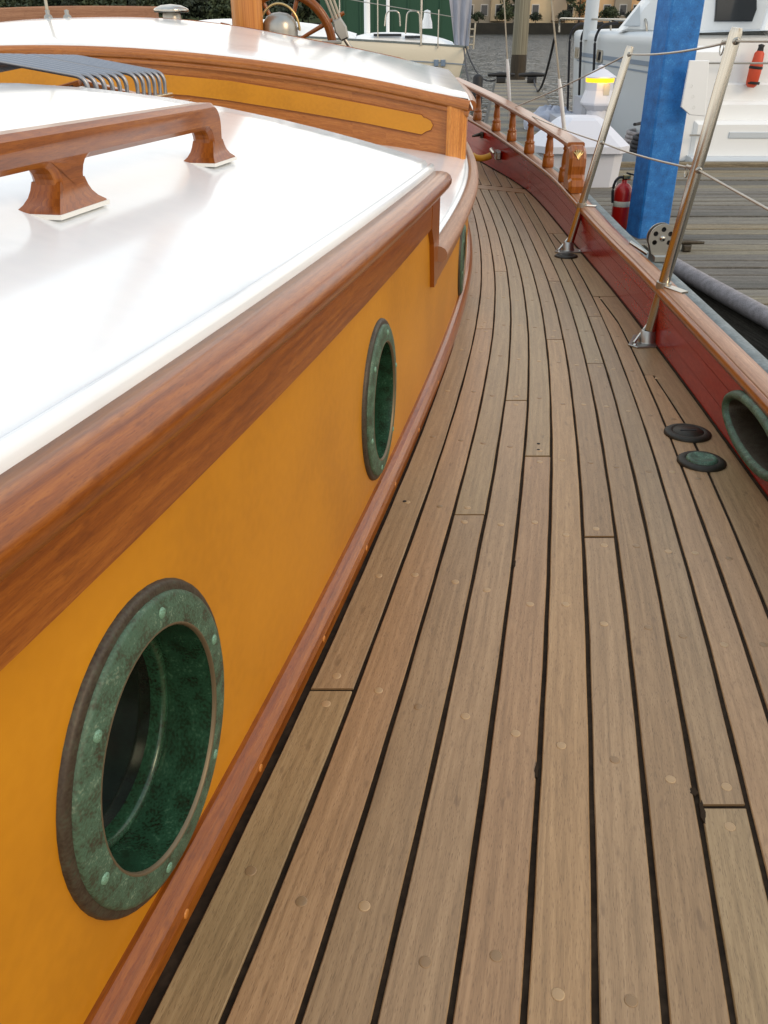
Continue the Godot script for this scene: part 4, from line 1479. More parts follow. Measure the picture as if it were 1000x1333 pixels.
# ------------------------------------------------------------------ things behind the deckhouse
func build_cockpit():
	# tan wooden beam across the cockpit
	var m = MB.new()
	var a = zp(-60, 22, -6.5)
	var b = zp(205, 17, -6.5)
	var path = []
	for i in 9: path.append(a.lerp(b, i / 8.0) + Vector3.UP * 0.012 * sin(PI * i / 8.0))
	sweep(m, path, [Vector2(-0.03, -0.05), Vector2(0.03, -0.05), Vector2(0.035, -0.04), Vector2(0.035, 0.03), Vector2(0.03, 0.038), Vector2(-0.03, 0.038)])
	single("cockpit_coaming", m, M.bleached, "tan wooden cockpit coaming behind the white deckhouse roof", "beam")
	# hatch hinge on the roof
	var h = zp(82, 26, -5.95)
	var t = thing("hatch_hinge", "small grey metal hatch fitting at the edge of the deckhouse roof", "fitting", h)
	m = MB.new()
	box(m, h + Vector3(0, 0, 0), Vector3(0.2, 0.022, 0.06), 0.004)
	part("plate", m, M.steel_dull, t)
	for s in [-0.085, 0.03]:
		m = MB.new()
		lathe(m, Transform3D(Basis(), h + Vector3(s, 0.01, 0)), [Vector2(0.026, 0), Vector2(0.022, 0.012), Vector2(0.012, 0.02), Vector2(0.014, 0.04), Vector2(0, 0.045)], 12)
		part("knob", m, M.steel_dull, t)
	m = MB.new()
	tube(m, [h + Vector3(-0.085, 0.02, 0), h + Vector3(-0.1, 0.5, -0.05)], 0.009, 8)
	part("rod", m, M.rope_pale, t)
	# mushroom vent
	var v = zp(224, 23, -6.1)
	t = thing("mushroom_vent", "polished mushroom vent on the deckhouse roof beside the wooden mast", "vent", v)
	m = MB.new()
	lathe(m, Transform3D(Basis(), v), [Vector2(0.06, -0.03), Vector2(0.055, 0.01), Vector2(0.05, 0.03)], 20)
	part("neck", m, M.steel_dull, t)
	m = MB.new()
	lathe(m, Transform3D(Basis(), v), [Vector2(0.03, 0.025), Vector2(0.10, 0.028), Vector2(0.108, 0.036), Vector2(0.10, 0.05), Vector2(0.06, 0.066), Vector2(0, 0.072)], 24)
	part("cap", m, M.steel, t)
	# varnished mizzen mast
	var ms = zp(323, 36, -6.7)
	t = thing("mast", "thick varnished wooden mast rising behind the deckhouse roof", "mast", Vector3(ms.x, -0.3, ms.z))
	m = MB.new()
	lathe(m, Transform3D(Basis(), Vector3(ms.x, 0, ms.z)), [Vector2(0.105, -0.35), Vector2(0.105, 6.0)], 22)
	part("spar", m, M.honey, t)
	m = MB.new()
	lathe(m, Transform3D(Basis(), Vector3(ms.x, 0, ms.z)), [Vector2(0.13, 0.45), Vector2(0.13, 0.52), Vector2(0.107, 0.53)], 22)
	part("collar", m, M.bronze, t)
	# steering compass
	var c = zp(365, 40, -6.75)
	t = thing("binnacle", "domed grey metal binnacle with brass rim in front of the wheel", "binnacle", c - Vector3.UP * 0.3)
	m = MB.new()
	lathe(m, Transform3D(Basis(), c), [Vector2(0.12, -0.8), Vector2(0.12, 0.0), Vector2(0.115, 0.045), Vector2(0.09, 0.085), Vector2(0.05, 0.105), Vector2(0, 0.112)], 28)
	part("dome", m, M.steel_dull, t)
	m = MB.new()
	var ring = []
	for k in 25: ring.append(c + Vector3(cos(PI * k / 24.0) * 0.135, sin(PI * k / 24.0) * 0.16, 0.02))
	tube(m, ring, 0.008, 8)
	part("guard_hoop", m, M.brass, t)
	# steering wheel
	var w = zp(372, 62, -7.05)
	t = thing("steering_wheel", "wooden steering wheel with turned spokes behind the binnacle", "wheel", w - Vector3.UP * 0.4)
	m = MB.new()
	ring = []
	for k in 49: ring.append(w + Vector3(cos(TAU * k / 48.0) * 0.34, sin(TAU * k / 48.0) * 0.34, 0))
	sweep(m, ring, [Vector2(-0.022, -0.03), Vector2(0.022, -0.03), Vector2(0.028, 0), Vector2(0.022, 0.03), Vector2(-0.022, 0.03), Vector2(-0.028, 0)], false, false)
	part("rim", m, M.varnish, t)
	for k in 8:
		var d = Vector3(cos(TAU * (k + 0.6) / 8.0), sin(TAU * (k + 0.6) / 8.0), 0)
		m = MB.new()
		sweep(m, [w + d * 0.05, w + d * 0.15, w + d * 0.3, w + d * 0.36, w + d * 0.42, w + d * 0.48], circle(0.018, 10), false, true, func(f): return [1.0, 0.7, 0.9, 0.6, 1.1, 0.7][int(round(f * 5))])
		part("spoke", m, M.varnish, t)
	m = MB.new()
	lathe(m, Transform3D(Basis(Vector3.RIGHT, Vector3.BACK, Vector3.DOWN), w), [Vector2(0, -0.04), Vector2(0.06, -0.035), Vector2(0.07, 0), Vector2(0.06, 0.035), Vector2(0, 0.04)], 18)
	part("hub", m, M.brass, t)
	# sheet tackle
	var s0 = zp(446, 44, -6.9)
	var s1 = zp(404, -60, -6.9)
	t = thing("sheet_tackle", "grey sheet tackle with block slanting down beside the wheel", "tackle", s0)
	for k in 3:
		m = MB.new()
		tube(m, [s0 + Vector3(0.02 * k - 0.02, 0, 0.015 * (k % 2)), s1 + Vector3(0.035 * k - 0.02, 0, 0)], 0.009, 8)
		part("line", m, M.rope_pale, t)
	m = MB.new()
	var dd = (s1 - s0).normalized()
	prism(m, Transform3D(Basis(dd.cross(Vector3.BACK), dd, Vector3.BACK), s0 + dd * 0.03), [Vector2(-0.03, -0.07), Vector2(0.03, -0.07), Vector2(0.045, 0), Vector2(0.03, 0.07), Vector2(-0.03, 0.07), Vector2(-0.045, 0)], 0.05, 0.01)
	part("block", m, M.steel_dull, t)
	m = MB.new()
	tube(m, bend([s0 - dd * 0.03, s0 - dd * 0.12 + Vector3(0.02, 0, 0), s0 + Vector3(0.16, -0.14, 0.02), s0 + Vector3(0.13, -0.24, 0)], 0.06), 0.014, 8)
	part("shackle", m, M.steel_dull, t)
	m = MB.new()
	box(m, zp(432, 55, -6.5), Vector3(0.13, 0.02, 0.05), 0.004)
	single("deck_cleat", m, M.steel_dull, "flat grey metal strip on the roof edge beside the sheet tackle", "cleat")

# ------------------------------------------------------------------ on the dock
func build_dock_things():
	# blue pile
	var pb = Vector3(1.70, DY, -5.72)
	var t = thing("blue_pile", "square dock pile painted bright blue beside the red fire extinguisher", "pile", pb)
	var m = MB.new()
	var b = Basis(Vector3.UP, 0.17)
	prism(m, Transform3D(b * Basis(Vector3.RIGHT, Vector3.BACK, Vector3.DOWN), pb + Vector3.UP * 1.4), [Vector2(-0.1, -0.09), Vector2(-0.09, -0.1), Vector2(0.09, -0.1), Vector2(0.1, -0.09), Vector2(0.1, 0.09), Vector2(0.09, 0.1), Vector2(-0.09, 0.1), Vector2(-0.1, 0.09)], 4.4)
	part("post", m, M.blue, t)
	m = MB.new()
	var pz = -5.62
	var pts = []
	for q in [[893, 78], [918, 78], [913, 150], [893, 148], [882, 138]]:
		var p = zp(q[0], q[1], pz)
		pts.append(Vector2(p.x, p.y))
	prism(m, Transform3D(Basis(), Vector3(0, 0, pz + 0.065)), pts, 0.02, 0.003)
	var plate = part("plate", m, M.gelcoat, t)
	var bolt := MB.new()
	lathe(bolt, Transform3D(Basis(Vector3.RIGHT, Vector3.BACK, Vector3.DOWN)), [Vector2(0, -0.006), Vector2(0.006, -0.005), Vector2(0.008, 0)], 8)
	var bmh = mesh_of(bolt)
	for q in [[900, 112], [902, 126], [903, 140]]: put("bolt", bmh, M.steel_dull, plate, Transform3D(Basis(), zp(q[0], q[1], pz + 0.076)))
	# white dock box with hipped lid
	var bz = -7.45
	var xl = zp(700, 190, bz).x
	var xr = zp(824, 190, bz).x
	var ye = zp(824, 195, bz).y
	var yt = zp(770, 152, bz - 0.25).y
	var xc = (xl + xr) / 2
	var W = xr - xl
	t = thing("dock_box", "white plastic dock box with faceted lid standing on the dock", "dock box", Vector3(xc, DY, bz - 0.3))
	var oct = func(w, d, c): return [Vector2(-w + c, -d), Vector2(w - c, -d), Vector2(w, -d + c), Vector2(w, d - c), Vector2(w - c, d), Vector2(-w + c, d), Vector2(-w, d - c), Vector2(-w, -d + c)]
	var rings = func(R):
		var mm = MB.new()
		var G = []
		for r in R:
			var row = []
			for q in oct.call(r[0], r[1], r[2]): row.append(Vector3(xc + q.x, r[3], bz - 0.3 + q.y))
			G.append(row)
		grid(mm, G, true, true)
		cap(mm, G[G.size() - 1], 77)
		return flat(mm)
	part("body", rings.call([[W / 2 - 0.06, 0.24, 0.08, DY], [W / 2 - 0.035, 0.27, 0.09, ye]]), M.plastic, t)
	part("lid", rings.call([[W / 2 - 0.01, 0.30, 0.10, ye - 0.035], [W / 2, 0.31, 0.1, ye - 0.03], [W / 2, 0.31, 0.1, ye + 0.02], [W / 2 - 0.2, 0.16, 0.08, yt - 0.02], [W / 2 - 0.24, 0.13, 0.06, yt]]), M.plastic, t)
	m = MB.new()
	box(m, Vector3(xl + 0.3, ye - 0.06, bz + 0.01), Vector3(0.06, 0.05, 0.02), 0.004)
	part("latch", m, M.steel_dull, t)
	# power pedestal with lit head
	var lz = -8.2
	var lb = zp(776, 150, lz)
	var lt = zp(776, 84, lz)
	var H = lt.y - lb.y
	t = thing("power_pedestal", "white octagonal dock power pedestal with lit yellow band under its cap", "pedestal", Vector3(lb.x, DY, lz))
	var u = 6.95 * 1.0 / FOC
	m = MB.new()
	lathe(m, Transform3D(Basis(), Vector3(lb.x, DY, lz)), [Vector2(0.09, 0), Vector2(0.085, lb.y - DY + 0.05), Vector2(0.085, lb.y - DY + H * 0.10)], 8, true)
	part("column", m, M.plastic, t)
	m = MB.new()
	lathe(m, Transform3D(Basis(Vector3.UP, PI / 8), Vector3(lb.x, lb.y, lz)), [Vector2(0.07, H * 0.08), Vector2(0.10, H * 0.12), Vector2(0.148, H * 0.22), Vector2(0.15, H * 0.26), Vector2(0.118, H * 0.50), Vector2(0.118, H * 0.66)], 8, true)
	part("head", flat(m), M.plastic, t)
	m = MB.new()
	lathe(m, Transform3D(Basis(Vector3.UP, PI / 8), Vector3(lb.x, lb.y, lz)), [Vector2(0.119, H * 0.66), Vector2(0.122, H * 0.74)], 8, true)
	part("light_band", m, M.glow, t)
	m = MB.new()
	lathe(m, Transform3D(Basis(Vector3.UP, PI / 8), Vector3(lb.x, lb.y, lz)), [Vector2(0.12, H * 0.74), Vector2(0.138, H * 0.75), Vector2(0.136, H * 0.77), Vector2(0.05, H * 0.90), Vector2(0.03, H * 0.92), Vector2(0.03, H * 0.97), Vector2(0, H)], 8, true)
	part("cap", m, M.plastic, t)
	m = MB.new()
	box(m, Vector3(lb.x + 0.04, lb.y + H * 0.53, lz + 0.118), Vector3(0.05, 0.09, 0.008), 0.002)
	part("number_plate", m, M.label, t)
	var om := OmniLight3D.new()
	om.name = "lamp"
	om.light_color = Color(1.0, 0.72, 0.2)
	om.light_energy = 0.004
	om.omni_range = 6.0
	om.omni_attenuation = 2.0
	om.light_size = 0.03
	om.shadow_enabled = true
	t.add_child(om)
	om.position = Vector3(0, lb.y + H * 0.70 - DY, 0.17)
	# fire extinguisher
	var ez = -5.92
	var eb = zp(804, 306, ez)
	eb.y = DY
	t = thing("fire_extinguisher", "red fire extinguisher with black hose standing between dock box and blue pile", "extinguisher", eb)
	var et = zp(804, 238, ez).y - DY
	m = MB.new()
	lathe(m, Transform3D(Basis(), eb), [Vector2(0, 0), Vector2(0.052, 0.0), Vector2(0.057, 0.008), Vector2(0.057, et - 0.06), Vector2(0.052, et - 0.03), Vector2(0.036, et - 0.008), Vector2(0.018, et), Vector2(0.017, et + 0.02)], 24)
	part("cylinder", m, M.extinguisher, t)
	m = MB.new()
	lathe(m, Transform3D(Basis(), eb), [Vector2(0.0575, et * 0.50), Vector2(0.0582, et * 0.505), Vector2(0.0582, et * 0.615), Vector2(0.0575, et * 0.62)], 24)
	part("label_band", m, M.label, t)
	m = MB.new()
	tube(m, bend([eb + Vector3(0.0, et + 0.03, 0), eb + Vector3(-0.05, et + 0.045, 0.02), eb + Vector3(-0.078, et - 0.02, 0.02), eb + Vector3(-0.066, et - 0.12, 0.02)], 0.04), 0.009, 8)
	part("hose", m, M.black, t)
	m = MB.new()
	box(m, eb + Vector3(0.01, et + 0.035, 0), Vector3(0.05, 0.03, 0.03), 0.006)
	part("valve", m, M.brass, t)
	m = MB.new()
	box(m, eb + Vector3(0.05, et + 0.05, 0), Vector3(0.09, 0.01, 0.022), 0.003, Basis(Vector3.BACK, -0.25))
	part("lever", m, M.black, t)
	# low things behind the extinguisher
	for q in [[845, 196, "black coiled hose lying on the dock behind the blue pile", M.rope_dark], [836, 188, "grey coiled hose lying on the dock between dock box and blue pile", M.hose]]:
		var c = hp(q[0], q[1] + 6, DY)
		m = MB.new()
		var sp = []
		for k in 70: sp.append(c + Vector3(cos(k * 0.36) * (0.20 - 0.0005 * k), 0.03 + k * 0.0022, sin(k * 0.36) * (0.2 - 0.0005 * k)))
		tube(m, sp, 0.022, 8)
		single("coiled_hose", m, q[3], q[2], "hose")
	for q in [[[640, 330], 0.0]]:
		pass
	# small dark cleat near the snatch block
	var cc = hp(893, 327, DY)
	t = thing("dock_cleat", "rusty iron dock cleat on the weathered planks beyond the snatch block", "cleat", cc)
	m = MB.new()
	box(m, cc + Vector3(0, 0.02, 0), Vector3(0.05, 0.04, 0.04), 0.008)
	part("base", m, M.bronze, t)
	m = MB.new()
	sweep(m, [cc + Vector3(-0.1, 0.05, 0), cc + Vector3(0, 0.055, 0), cc + Vector3(0.1, 0.05, 0)], circle(0.014, 8), false, true, func(f): return 0.6 + 0.5 * sin(f * PI))
	part("horn", m, M.bronze, t)

# ------------------------------------------------------------------ white motor boat on the right
func build_motorboat():
	var A = zp(724, 40, -14.0)
	var B = zp(874, 46, -9.25)
	var t = thing("motor_boat", "large white motor boat with grey stripe moored beyond the blue pile", "boat", Vector3(4.0, -1.1, -11))
	# side of the hull: rows from the near end to the bow, rounded at the top and bow
	var m = MB.new()
	var R = []
	var n = 26
	var side = func(f, y):   # f 0 near .. 1 bow
		var x = lerp(B.x, A.x + 0.12, f) - 0.02 * sin(PI * f)
		var z = lerp(B.z, A.z, f)
		if f > 0.86: x += 1.2 * pow((f - 0.86) / 0.14, 2.2)
		var flare = 0.14 * clamp((0.6 - y) / 1.7, 0, 1)
		return Vector3(x + flare, y, z)
	for i in n + 1:
		var f = float(i) / n
		var ty = lerp(B.y, A.y, f)
		var row = []
		for y in [-1.4, -0.9, -0.4, 0.0, 0.3, ty - 0.1, ty - 0.03]: row.append(side.call(f, y))
		row.append(side.call(f, ty) + Vector3(0.02, 0, 0))
		row.append(side.call(f, ty) + Vector3(0.06, 0.015, 0))
		row.append(side.call(f, ty) + Vector3(1.6, 0.06, 0))
		R.append(row)
	grid(m, R, false, false, Vector3.UP)
	part("hull", m, M.gelcoat_grey, t)
	# stripe bands
	for s in [[-0.20, 0.045], [-0.29, 0.018]]:
		m = MB.new()
		R = []
		for i in 22:
			var f = float(i) / 26
			var ty = lerp(B.y, A.y, f) + s[0] - 0.04
			R.append([side.call(f, ty - s[1]) + Vector3(-0.006, 0, 0), side.call(f, ty) + Vector3(-0.006, 0, 0)])
		grid(m, R, false, false, Vector3.LEFT)
		part("stripe", m, M.stripe, t)
	for f in [0.80, 0.54]:
		var c = side.call(f, lerp(B.y, A.y, f) - 0.25)
		m = MB.new()
		box(m, c, Vector3(0.04, 0.13, 0.28), 0.01)
		var pt = part("portlight", m, M.steel_dull, t)
		m = MB.new()
		box(m, c + Vector3(-0.018, 0, 0.005), Vector3(0.012, 0.09, 0.22), 0.004)
		part("pane", m, M.pane, pt)
	# stern facing the dock: closing face, steps, side wings
	var st = func(called, u0, v0, u1, v1, z, depth, mt, bev = 0.03):
		var a = zp(u0, v0, z)
		var b2 = zp(u1, v1, z)
		var mm = MB.new()
		box(mm, Vector3((a.x + b2.x) / 2, (a.y + b2.y) / 2, z - depth / 2), Vector3(abs(b2.x - a.x), abs(a.y - b2.y), depth), bev)
		return part(called, mm, mt, t)
	st.call("transom", 872, 46, 1180, 300, -9.32, 0.5, M.gelcoat)
	st.call("stern_step", 906, 158, 1180, 214, -9.02, 0.30, M.gelcoat)
	st.call("stern_step", 912, 132, 1180, 214, -9.17, 0.15, M.gelcoat)
	st.call("stern_step", 916, 108, 1180, 160, -9.26, 0.06, M.gelcoat)
	st.call("stern_wing", 870, 60, 926, 216, -9.06, 0.27, M.gelcoat, 0.05)
	st.call("swim_platform", 900, 205, 1180, 222, -8.9, 0.42, M.gelcoat_grey)
	st.call("step_pad", 950, 172, 1100, 180, -9.008, 0.02, M.gelcoat_grey, 0.004)
	# superstructure
	m = MB.new()
	var bw = []
	for q in [[905, 60], [1180, 60], [1180, -120], [925, -120]]:
		var p = zp(q[0], q[1], -10.0)
		bw.append(Vector2(p.x, p.y))
	prism(m, Transform3D(Basis(), Vector3(0, 0, -10.4)), bw, 0.8, 0.05)
	part("cabin_bulkhead", m, M.gelcoat, t)
	m = MB.new()
	var win = []
	for q in [[935, -40], [985, -40], [985, 12], [979, 28], [930, 28], [931, 20]]:
		var p = zp(q[0], q[1], -9.985)
		win.append(Vector2(p.x, p.y))
	prism(m, Transform3D(Basis(), Vector3(0, 0, -9.99)), win, 0.04, 0.008)
	part("window", m, M.pane, t)
	m = MB.new()
	var brace = []
	for q in [[990, 40], [1030, 80], [1120, -60], [1040, -120]]:
		var p = zp(q[0], q[1], -9.5)
		brace.append(Vector2(p.x, p.y))
	prism(m, Transform3D(Basis(), Vector3(0, 0, -9.5)), brace, 0.08, 0.02)
	part("arch", m, M.gelcoat, t)
	# sloping wind screen panel and rails at the left of the pile
	m = MB.new()
	var ws = []
	for q in [[806, 40], [868, 46], [876, -80], [845, -80], [838, 0]]:
		var p = zp(q[0], q[1], -11.0)
		ws.append(Vector2(p.x, p.y))
	prism(m, Transform3D(Basis(), Vector3(0, 0, -11.0)), ws, 0.3, 0.04)
	part("deckhouse", m, M.gelcoat, t)
	m = MB.new()
	var wg = []
	for q in [[812, 34], [834, 6], [834, 34]]:
		var p = zp(q[0], q[1], -10.8)
		wg.append(Vector2(p.x, p.y))
	prism(m, Transform3D(Basis(), Vector3(0, 0, -10.83)), wg, 0.03, 0.005)
	part("side_window", m, M.gelcoat_grey, t)
	var rl = [zp(728, 42, -13.7), zp(728, 24, -13.7), zp(820, 26, -11.4), zp(842, 24, -10.8), zp(842, 44, -10.8)]
	m = MB.new()
	tube(m, bend(rl, 0.1), 0.013, 8)
	part("guard_rail", m, M.steel, t)
	for q in [[762, 0.35], [795, 0.62]]:
		m = MB.new()
		var z = lerp(-13.7, -11.4, (q[0] - 728.0) / 92.0)
		tube(m, [zp(q[0], 42, z), zp(q[0], 25, z)], 0.011, 8)
		part("guard_post", m, M.steel, t)
	# grab handles and a long rail on the stern
	for q in [[898, 176, 922, 176], [918, 82, 1180, 83]]:
		m = MB.new()
		tube(m, [zp(q[0], q[1], -8.98), zp(q[2], q[3], -8.98)], 0.009, 8)
		part("hand_rail", m, M.steel_dull, t)
	# bow mast pole
	m = MB.new()
	var mp = zp(768, 40, -12.6)
	lathe(m, Transform3D(Basis(), mp), [Vector2(0.085, -0.1), Vector2(0.085, 4)], 14)
	single("davit_pole", m, M.gelcoat_grey, "pale blue-grey pole standing on the white motor boat's foredeck", "pole")
	# orange safety light bracketed on the stern
	var oz = -9.2
	var oc = zp(984, 88, oz)
	var o = thing("safety_light", "orange cylindrical safety light clipped to the white stern", "light", oc)
	m = MB.new()
	var ax = Basis(Vector3.BACK, -0.08)
	lathe(m, Transform3D(ax, oc), [Vector2(0, -0.17), Vector2(0.03, -0.17), Vector2(0.05, -0.15), Vector2(0.055, -0.12), Vector2(0.06, 0.02), Vector2(0.05, 0.05), Vector2(0.045, 0.12), Vector2(0.03, 0.14)], 16)
	part("body", m, M.orange, o)
	m = MB.new()
	lathe(m, Transform3D(ax, oc), [Vector2(0.03, 0.14), Vector2(0.025, 0.17), Vector2(0.03, 0.19), Vector2(0, 0.2)], 12)
	part("top", m, M.black, o)
	for y in [-0.13, 0.0]:
		m = MB.new()
		lathe(m, Transform3D(ax, oc + Vector3.UP * y), [Vector2(0.061, -0.012), Vector2(0.063, 0), Vector2(0.061, 0.012)], 16)
		part("strap", m, M.black, o)
	# black fender lines over the side
	for q in [[758, 36, 741, 128, 0.30], [781, 36, 762, 120, 0.2], [735, 34, 718, 108, 0.4]]:
		var z = lerp(-11.6, -13.9, clamp((790.0 - q[0]) / 70.0, 0, 1))
		var f = (B.z - z) / (B.z - A.z)
		var ty = lerp(B.y, A.y, f)
		m = MB.new()
		var hull0 = side.call(f, ty) + Vector3(-0.02, 0.02, 0)
		var low = side.call(f, -0.35) + Vector3(-0.06, 0, 0)
		tube(m, bend([hull0 + Vector3(0.25, 0.08, -0.1), hull0 + Vector3(0.04, 0.06, 0), hull0 + Vector3(-0.03, -0.06, 0), low], 0.08), 0.016, 8)
		single("fender_line", m, M.rope_dark, "black rope hanging down the white motor boat's side", "rope", "ropes over the motor boat's side")

# ------------------------------------------------------------------ sailing yacht on the left
func build_sailboat():
	var t = thing("sailing_yacht", "cream hulled sailing yacht moored beyond the wheel and mast", "boat", Vector3(-2.5, -1.1, -28.5))
	var zc = -29.0
	var sheer = func(f): return lerp(0.09, 0.62, pow(f, 0.9))       # f 0 stern .. 1 bow
	var half = func(f): return 1.5 * pow(max(0.0, 1 - pow(f, 2.4)), 0.6) * lerp(0.82, 1.0, min(1.0, f * 3))
	var X = func(f): return lerp(2.36, -8.2, f)
	var m = MB.new()
	var R = []
	for i in 25:
		var f = i / 24.0
		var y = sheer.call(f)
		var h = half.call(f)
		var row = []
		for q in [[1.0, y + 0.035], [1.005, y], [1.0, y - 0.25], [0.95, y - 0.7], [0.78, -1.05], [0.3, -1.5]]: row.append(Vector3(X.call(f) + (0.0 if f > 0 else -0.25 * (y - q[1])), q[1], zc + h * q[0]))
		R.append(row)
	grid(m, R, false, false, Vector3.BACK)
	part("hull", m, M.cream_hull, t)
	m = MB.new()
	R = []
	for i in 25:
		var f = i / 24.0
		R.append([Vector3(X.call(f), sheer.call(f) + 0.02, zc + half.call(f)), Vector3(X.call(f), sheer.call(f) + 0.07, zc), Vector3(X.call(f), sheer.call(f) + 0.02, zc - half.call(f))])
	grid(m, R)
	part("deck", m, M.gelcoat, t)
	m = MB.new()
	var p = []
	for i in 25: p.append(Vector3(X.call(i / 24.0), sheer.call(i / 24.0) + 0.03, zc + half.call(i / 24.0) * 1.0))
	sweep(m, p, [Vector2(-0.02, -0.02), Vector2(0.03, -0.02), Vector2(0.03, 0.03), Vector2(-0.02, 0.03)])
	part("toe_rail", m, M.greystrip, t)
	m = MB.new()
	var h0 = half.call(0.0)
	var tr = [Vector3(2.36, 0.09, zc + h0), Vector3(2.36, 0.09, zc - h0), Vector3(2.1, -1.1, zc - h0 * 0.75), Vector3(2.1, -1.1, zc + h0 * 0.75)]
	m.quad(tr[0], tr[1], tr[2], tr[3], 1)
	m.orient(0, Vector3.RIGHT)
	part("transom", m, M.cream_hull, t)
	# cove line and two marks
	m = MB.new()
	R = []
	for i in 8:
		var f = i / 24.0
		var y = sheer.call(f) - 0.40
		R.append([Vector3(X.call(f), y - 0.025, zc + half.call(f) * 0.995 + 0.012), Vector3(X.call(f), y, zc + half.call(f) * 0.995 + 0.012)])
	grid(m, R, false, false, Vector3.BACK)
	part("cove_line", m, M.stripe, t)
	for q in [568, 577]:
		m = MB.new()
		var c = zp(q, 82, zc + half.call(0.08))
		box(m, c, Vector3(0.13, 0.17, 0.05), 0.01)
		part("hull_mark", m, M.stripe, t)
	# coachroof and cockpit coamings
	for q in [[-6.0, -0.8, 0.75, 0.34], [-0.8, 2.0, 0.85, 0.22]]:
		m = MB.new()
		R = []
		for i in 13:
			var x = lerp(q[0], q[1], i / 12.0)
			var f = (2.36 - x) / 10.56
			var k = pow(sin(PI * clamp(i / 12.0, 0.02, 0.98)), 0.35)
			var y = sheer.call(f) + 0.03
			R.append([Vector3(x, y, zc + q[2]), Vector3(x, y + q[3] * 0.8 * k, zc + q[2] * 0.86), Vector3(x, y + q[3] * k, zc + q[2] * 0.7), Vector3(x, y + q[3] * k * 1.1, zc), Vector3(x, y + q[3] * k, zc - q[2] * 0.7), Vector3(x, y, zc - q[2])])
		grid(m, R)
		part("coachroof", m, M.gelcoat, t)
	for q in [[-0.3, 0.5], [0.6, 1.1], [-3.6, -2.4]]:
		m = MB.new()
		var f = (2.36 - q[0]) / 10.56
		box(m, Vector3((q[0] + q[1]) / 2, sheer.call(f) + 0.17, zc + 0.82), Vector3(q[1] - q[0], 0.07, 0.1), 0.02)
		part("window", m, M.pane, t)
	for q in [[478, 0.09], [505, 0.05]]:
		m = MB.new()
		var c = zp(q[0], 30, zc)
		lathe(m, Transform3D(Basis(), c), [Vector2(q[1], -0.3), Vector2(q[1], 9)], 14)
		part("mast" if q[0] == 478 else "backstay_post", m, M.gelcoat, t)
	for q in [[443, 40], [492, 46], [548, 56], [570, 60]]:
		m = MB.new()
		var c = zp(q[0], q[1] + 3, zc + 1.35)
		tube(m, [c, c + Vector3(0, 0.95 if q[0] != 548 else 2.4, 0)], 0.018 if q[0] != 548 else 0.03, 8)
		part("guard_post", m, M.steel, t)
	m = MB.new()
	tube(m, [zp(400, -12, zc + 1.35), zp(470, 2, zc + 1.35), zp(530, 12, zc + 1.35), zp(590, 22, zc + 1.35)], 0.012, 6)
	part("guard_wire", m, M.wire, t)
	for q in [[503, 14, 520, 34], [530, 14, 546, 44]]:
		m = MB.new()
		tube(m, bend([zp(q[0] - 2, q[3], zc + 1.0), zp(q[0], q[1], zc + 1.0), zp(q[2], q[1], zc + 1.0), zp(q[2] + 1, q[3], zc + 1.0)], 0.15), 0.02, 8)
		part("hoop", m, M.steel, t)
	m = MB.new()
	lathe(m, Transform3D(Basis(), zp(556, 32, zc)), [Vector2(0.16, -0.1), Vector2(0.15, 0.05), Vector2(0.10, 0.2), Vector2(0.09, 0.35), Vector2(0, 0.38)], 16)
	part("steering_pedestal", m, M.gelcoat, t)
	# furled grey cloth hung at the stern
	m = MB.new()
	R = []
	for i in 16:
		var v = lerp(-40, 60, i / 15.0)
		var row = []
		for j in 13:
			var s = j / 12.0
			var w0 = lerp(580.0, 592.0, clamp((v + 40) / 100.0, 0, 1))
			var w1 = lerp(618.0, 610.0, clamp((v + 40) / 100.0, 0, 1))
			var q = zp(lerp(w0, w1, s), v, zc + 1.0)
			row.append(q + Vector3(0, 0, 0.07 * sin(s * 17 + i * 0.25)))
		R.append(row)
	grid(m, R, false, false, Vector3.BACK)
	var back = MB.new()
	var R2 = []
	for row in R:
		var r2 = []
		for q in row: r2.append(q - Vector3(0, 0, 0.05))
		R2.append(r2)
	grid(m, R2, false, false, Vector3.FORWARD)
	var cl = single("folded_sail", m, M.cloth, "grey cloth sail cover hanging at the stern of the cream yacht", "sail cover")
	# stern ladder
	var ld = thing("stern_ladder", "pale folded boarding ladder on the stern of the cream yacht", "ladder", zp(613, 64, zc + 1.0))
	for u in [609, 616]:
		m = MB.new()
		tube(m, [zp(u, 64, zc + 1.0), zp(u + 3, 30, zc + 1.0)], 0.025, 8)
		part("upright", m, M.rope_pale, ld)
	for v in [38, 48, 58]:
		m = MB.new()
		tube(m, [zp(610, v, zc + 1.0), zp(618, v, zc + 1.0)], 0.02, 8)
		part("rung", m, M.rope_pale, ld)
	# mooring lines
	for q in [[zp(606, 60, zc + 1.2), hp(645, 104, DY), 0.3, "black mooring line from the cream yacht's stern to the finger dock"], [zp(604, 62, zc + 1.2), zp(614, 122, -14), 0.1, "black mooring line dropping from the cream yacht's stern"]]:
		m = MB.new()
		tube(m, sag(q[0], q[1], q[2]), 0.018, 6)
		single("mooring_line", m, M.rope_dark, q[3], "rope")

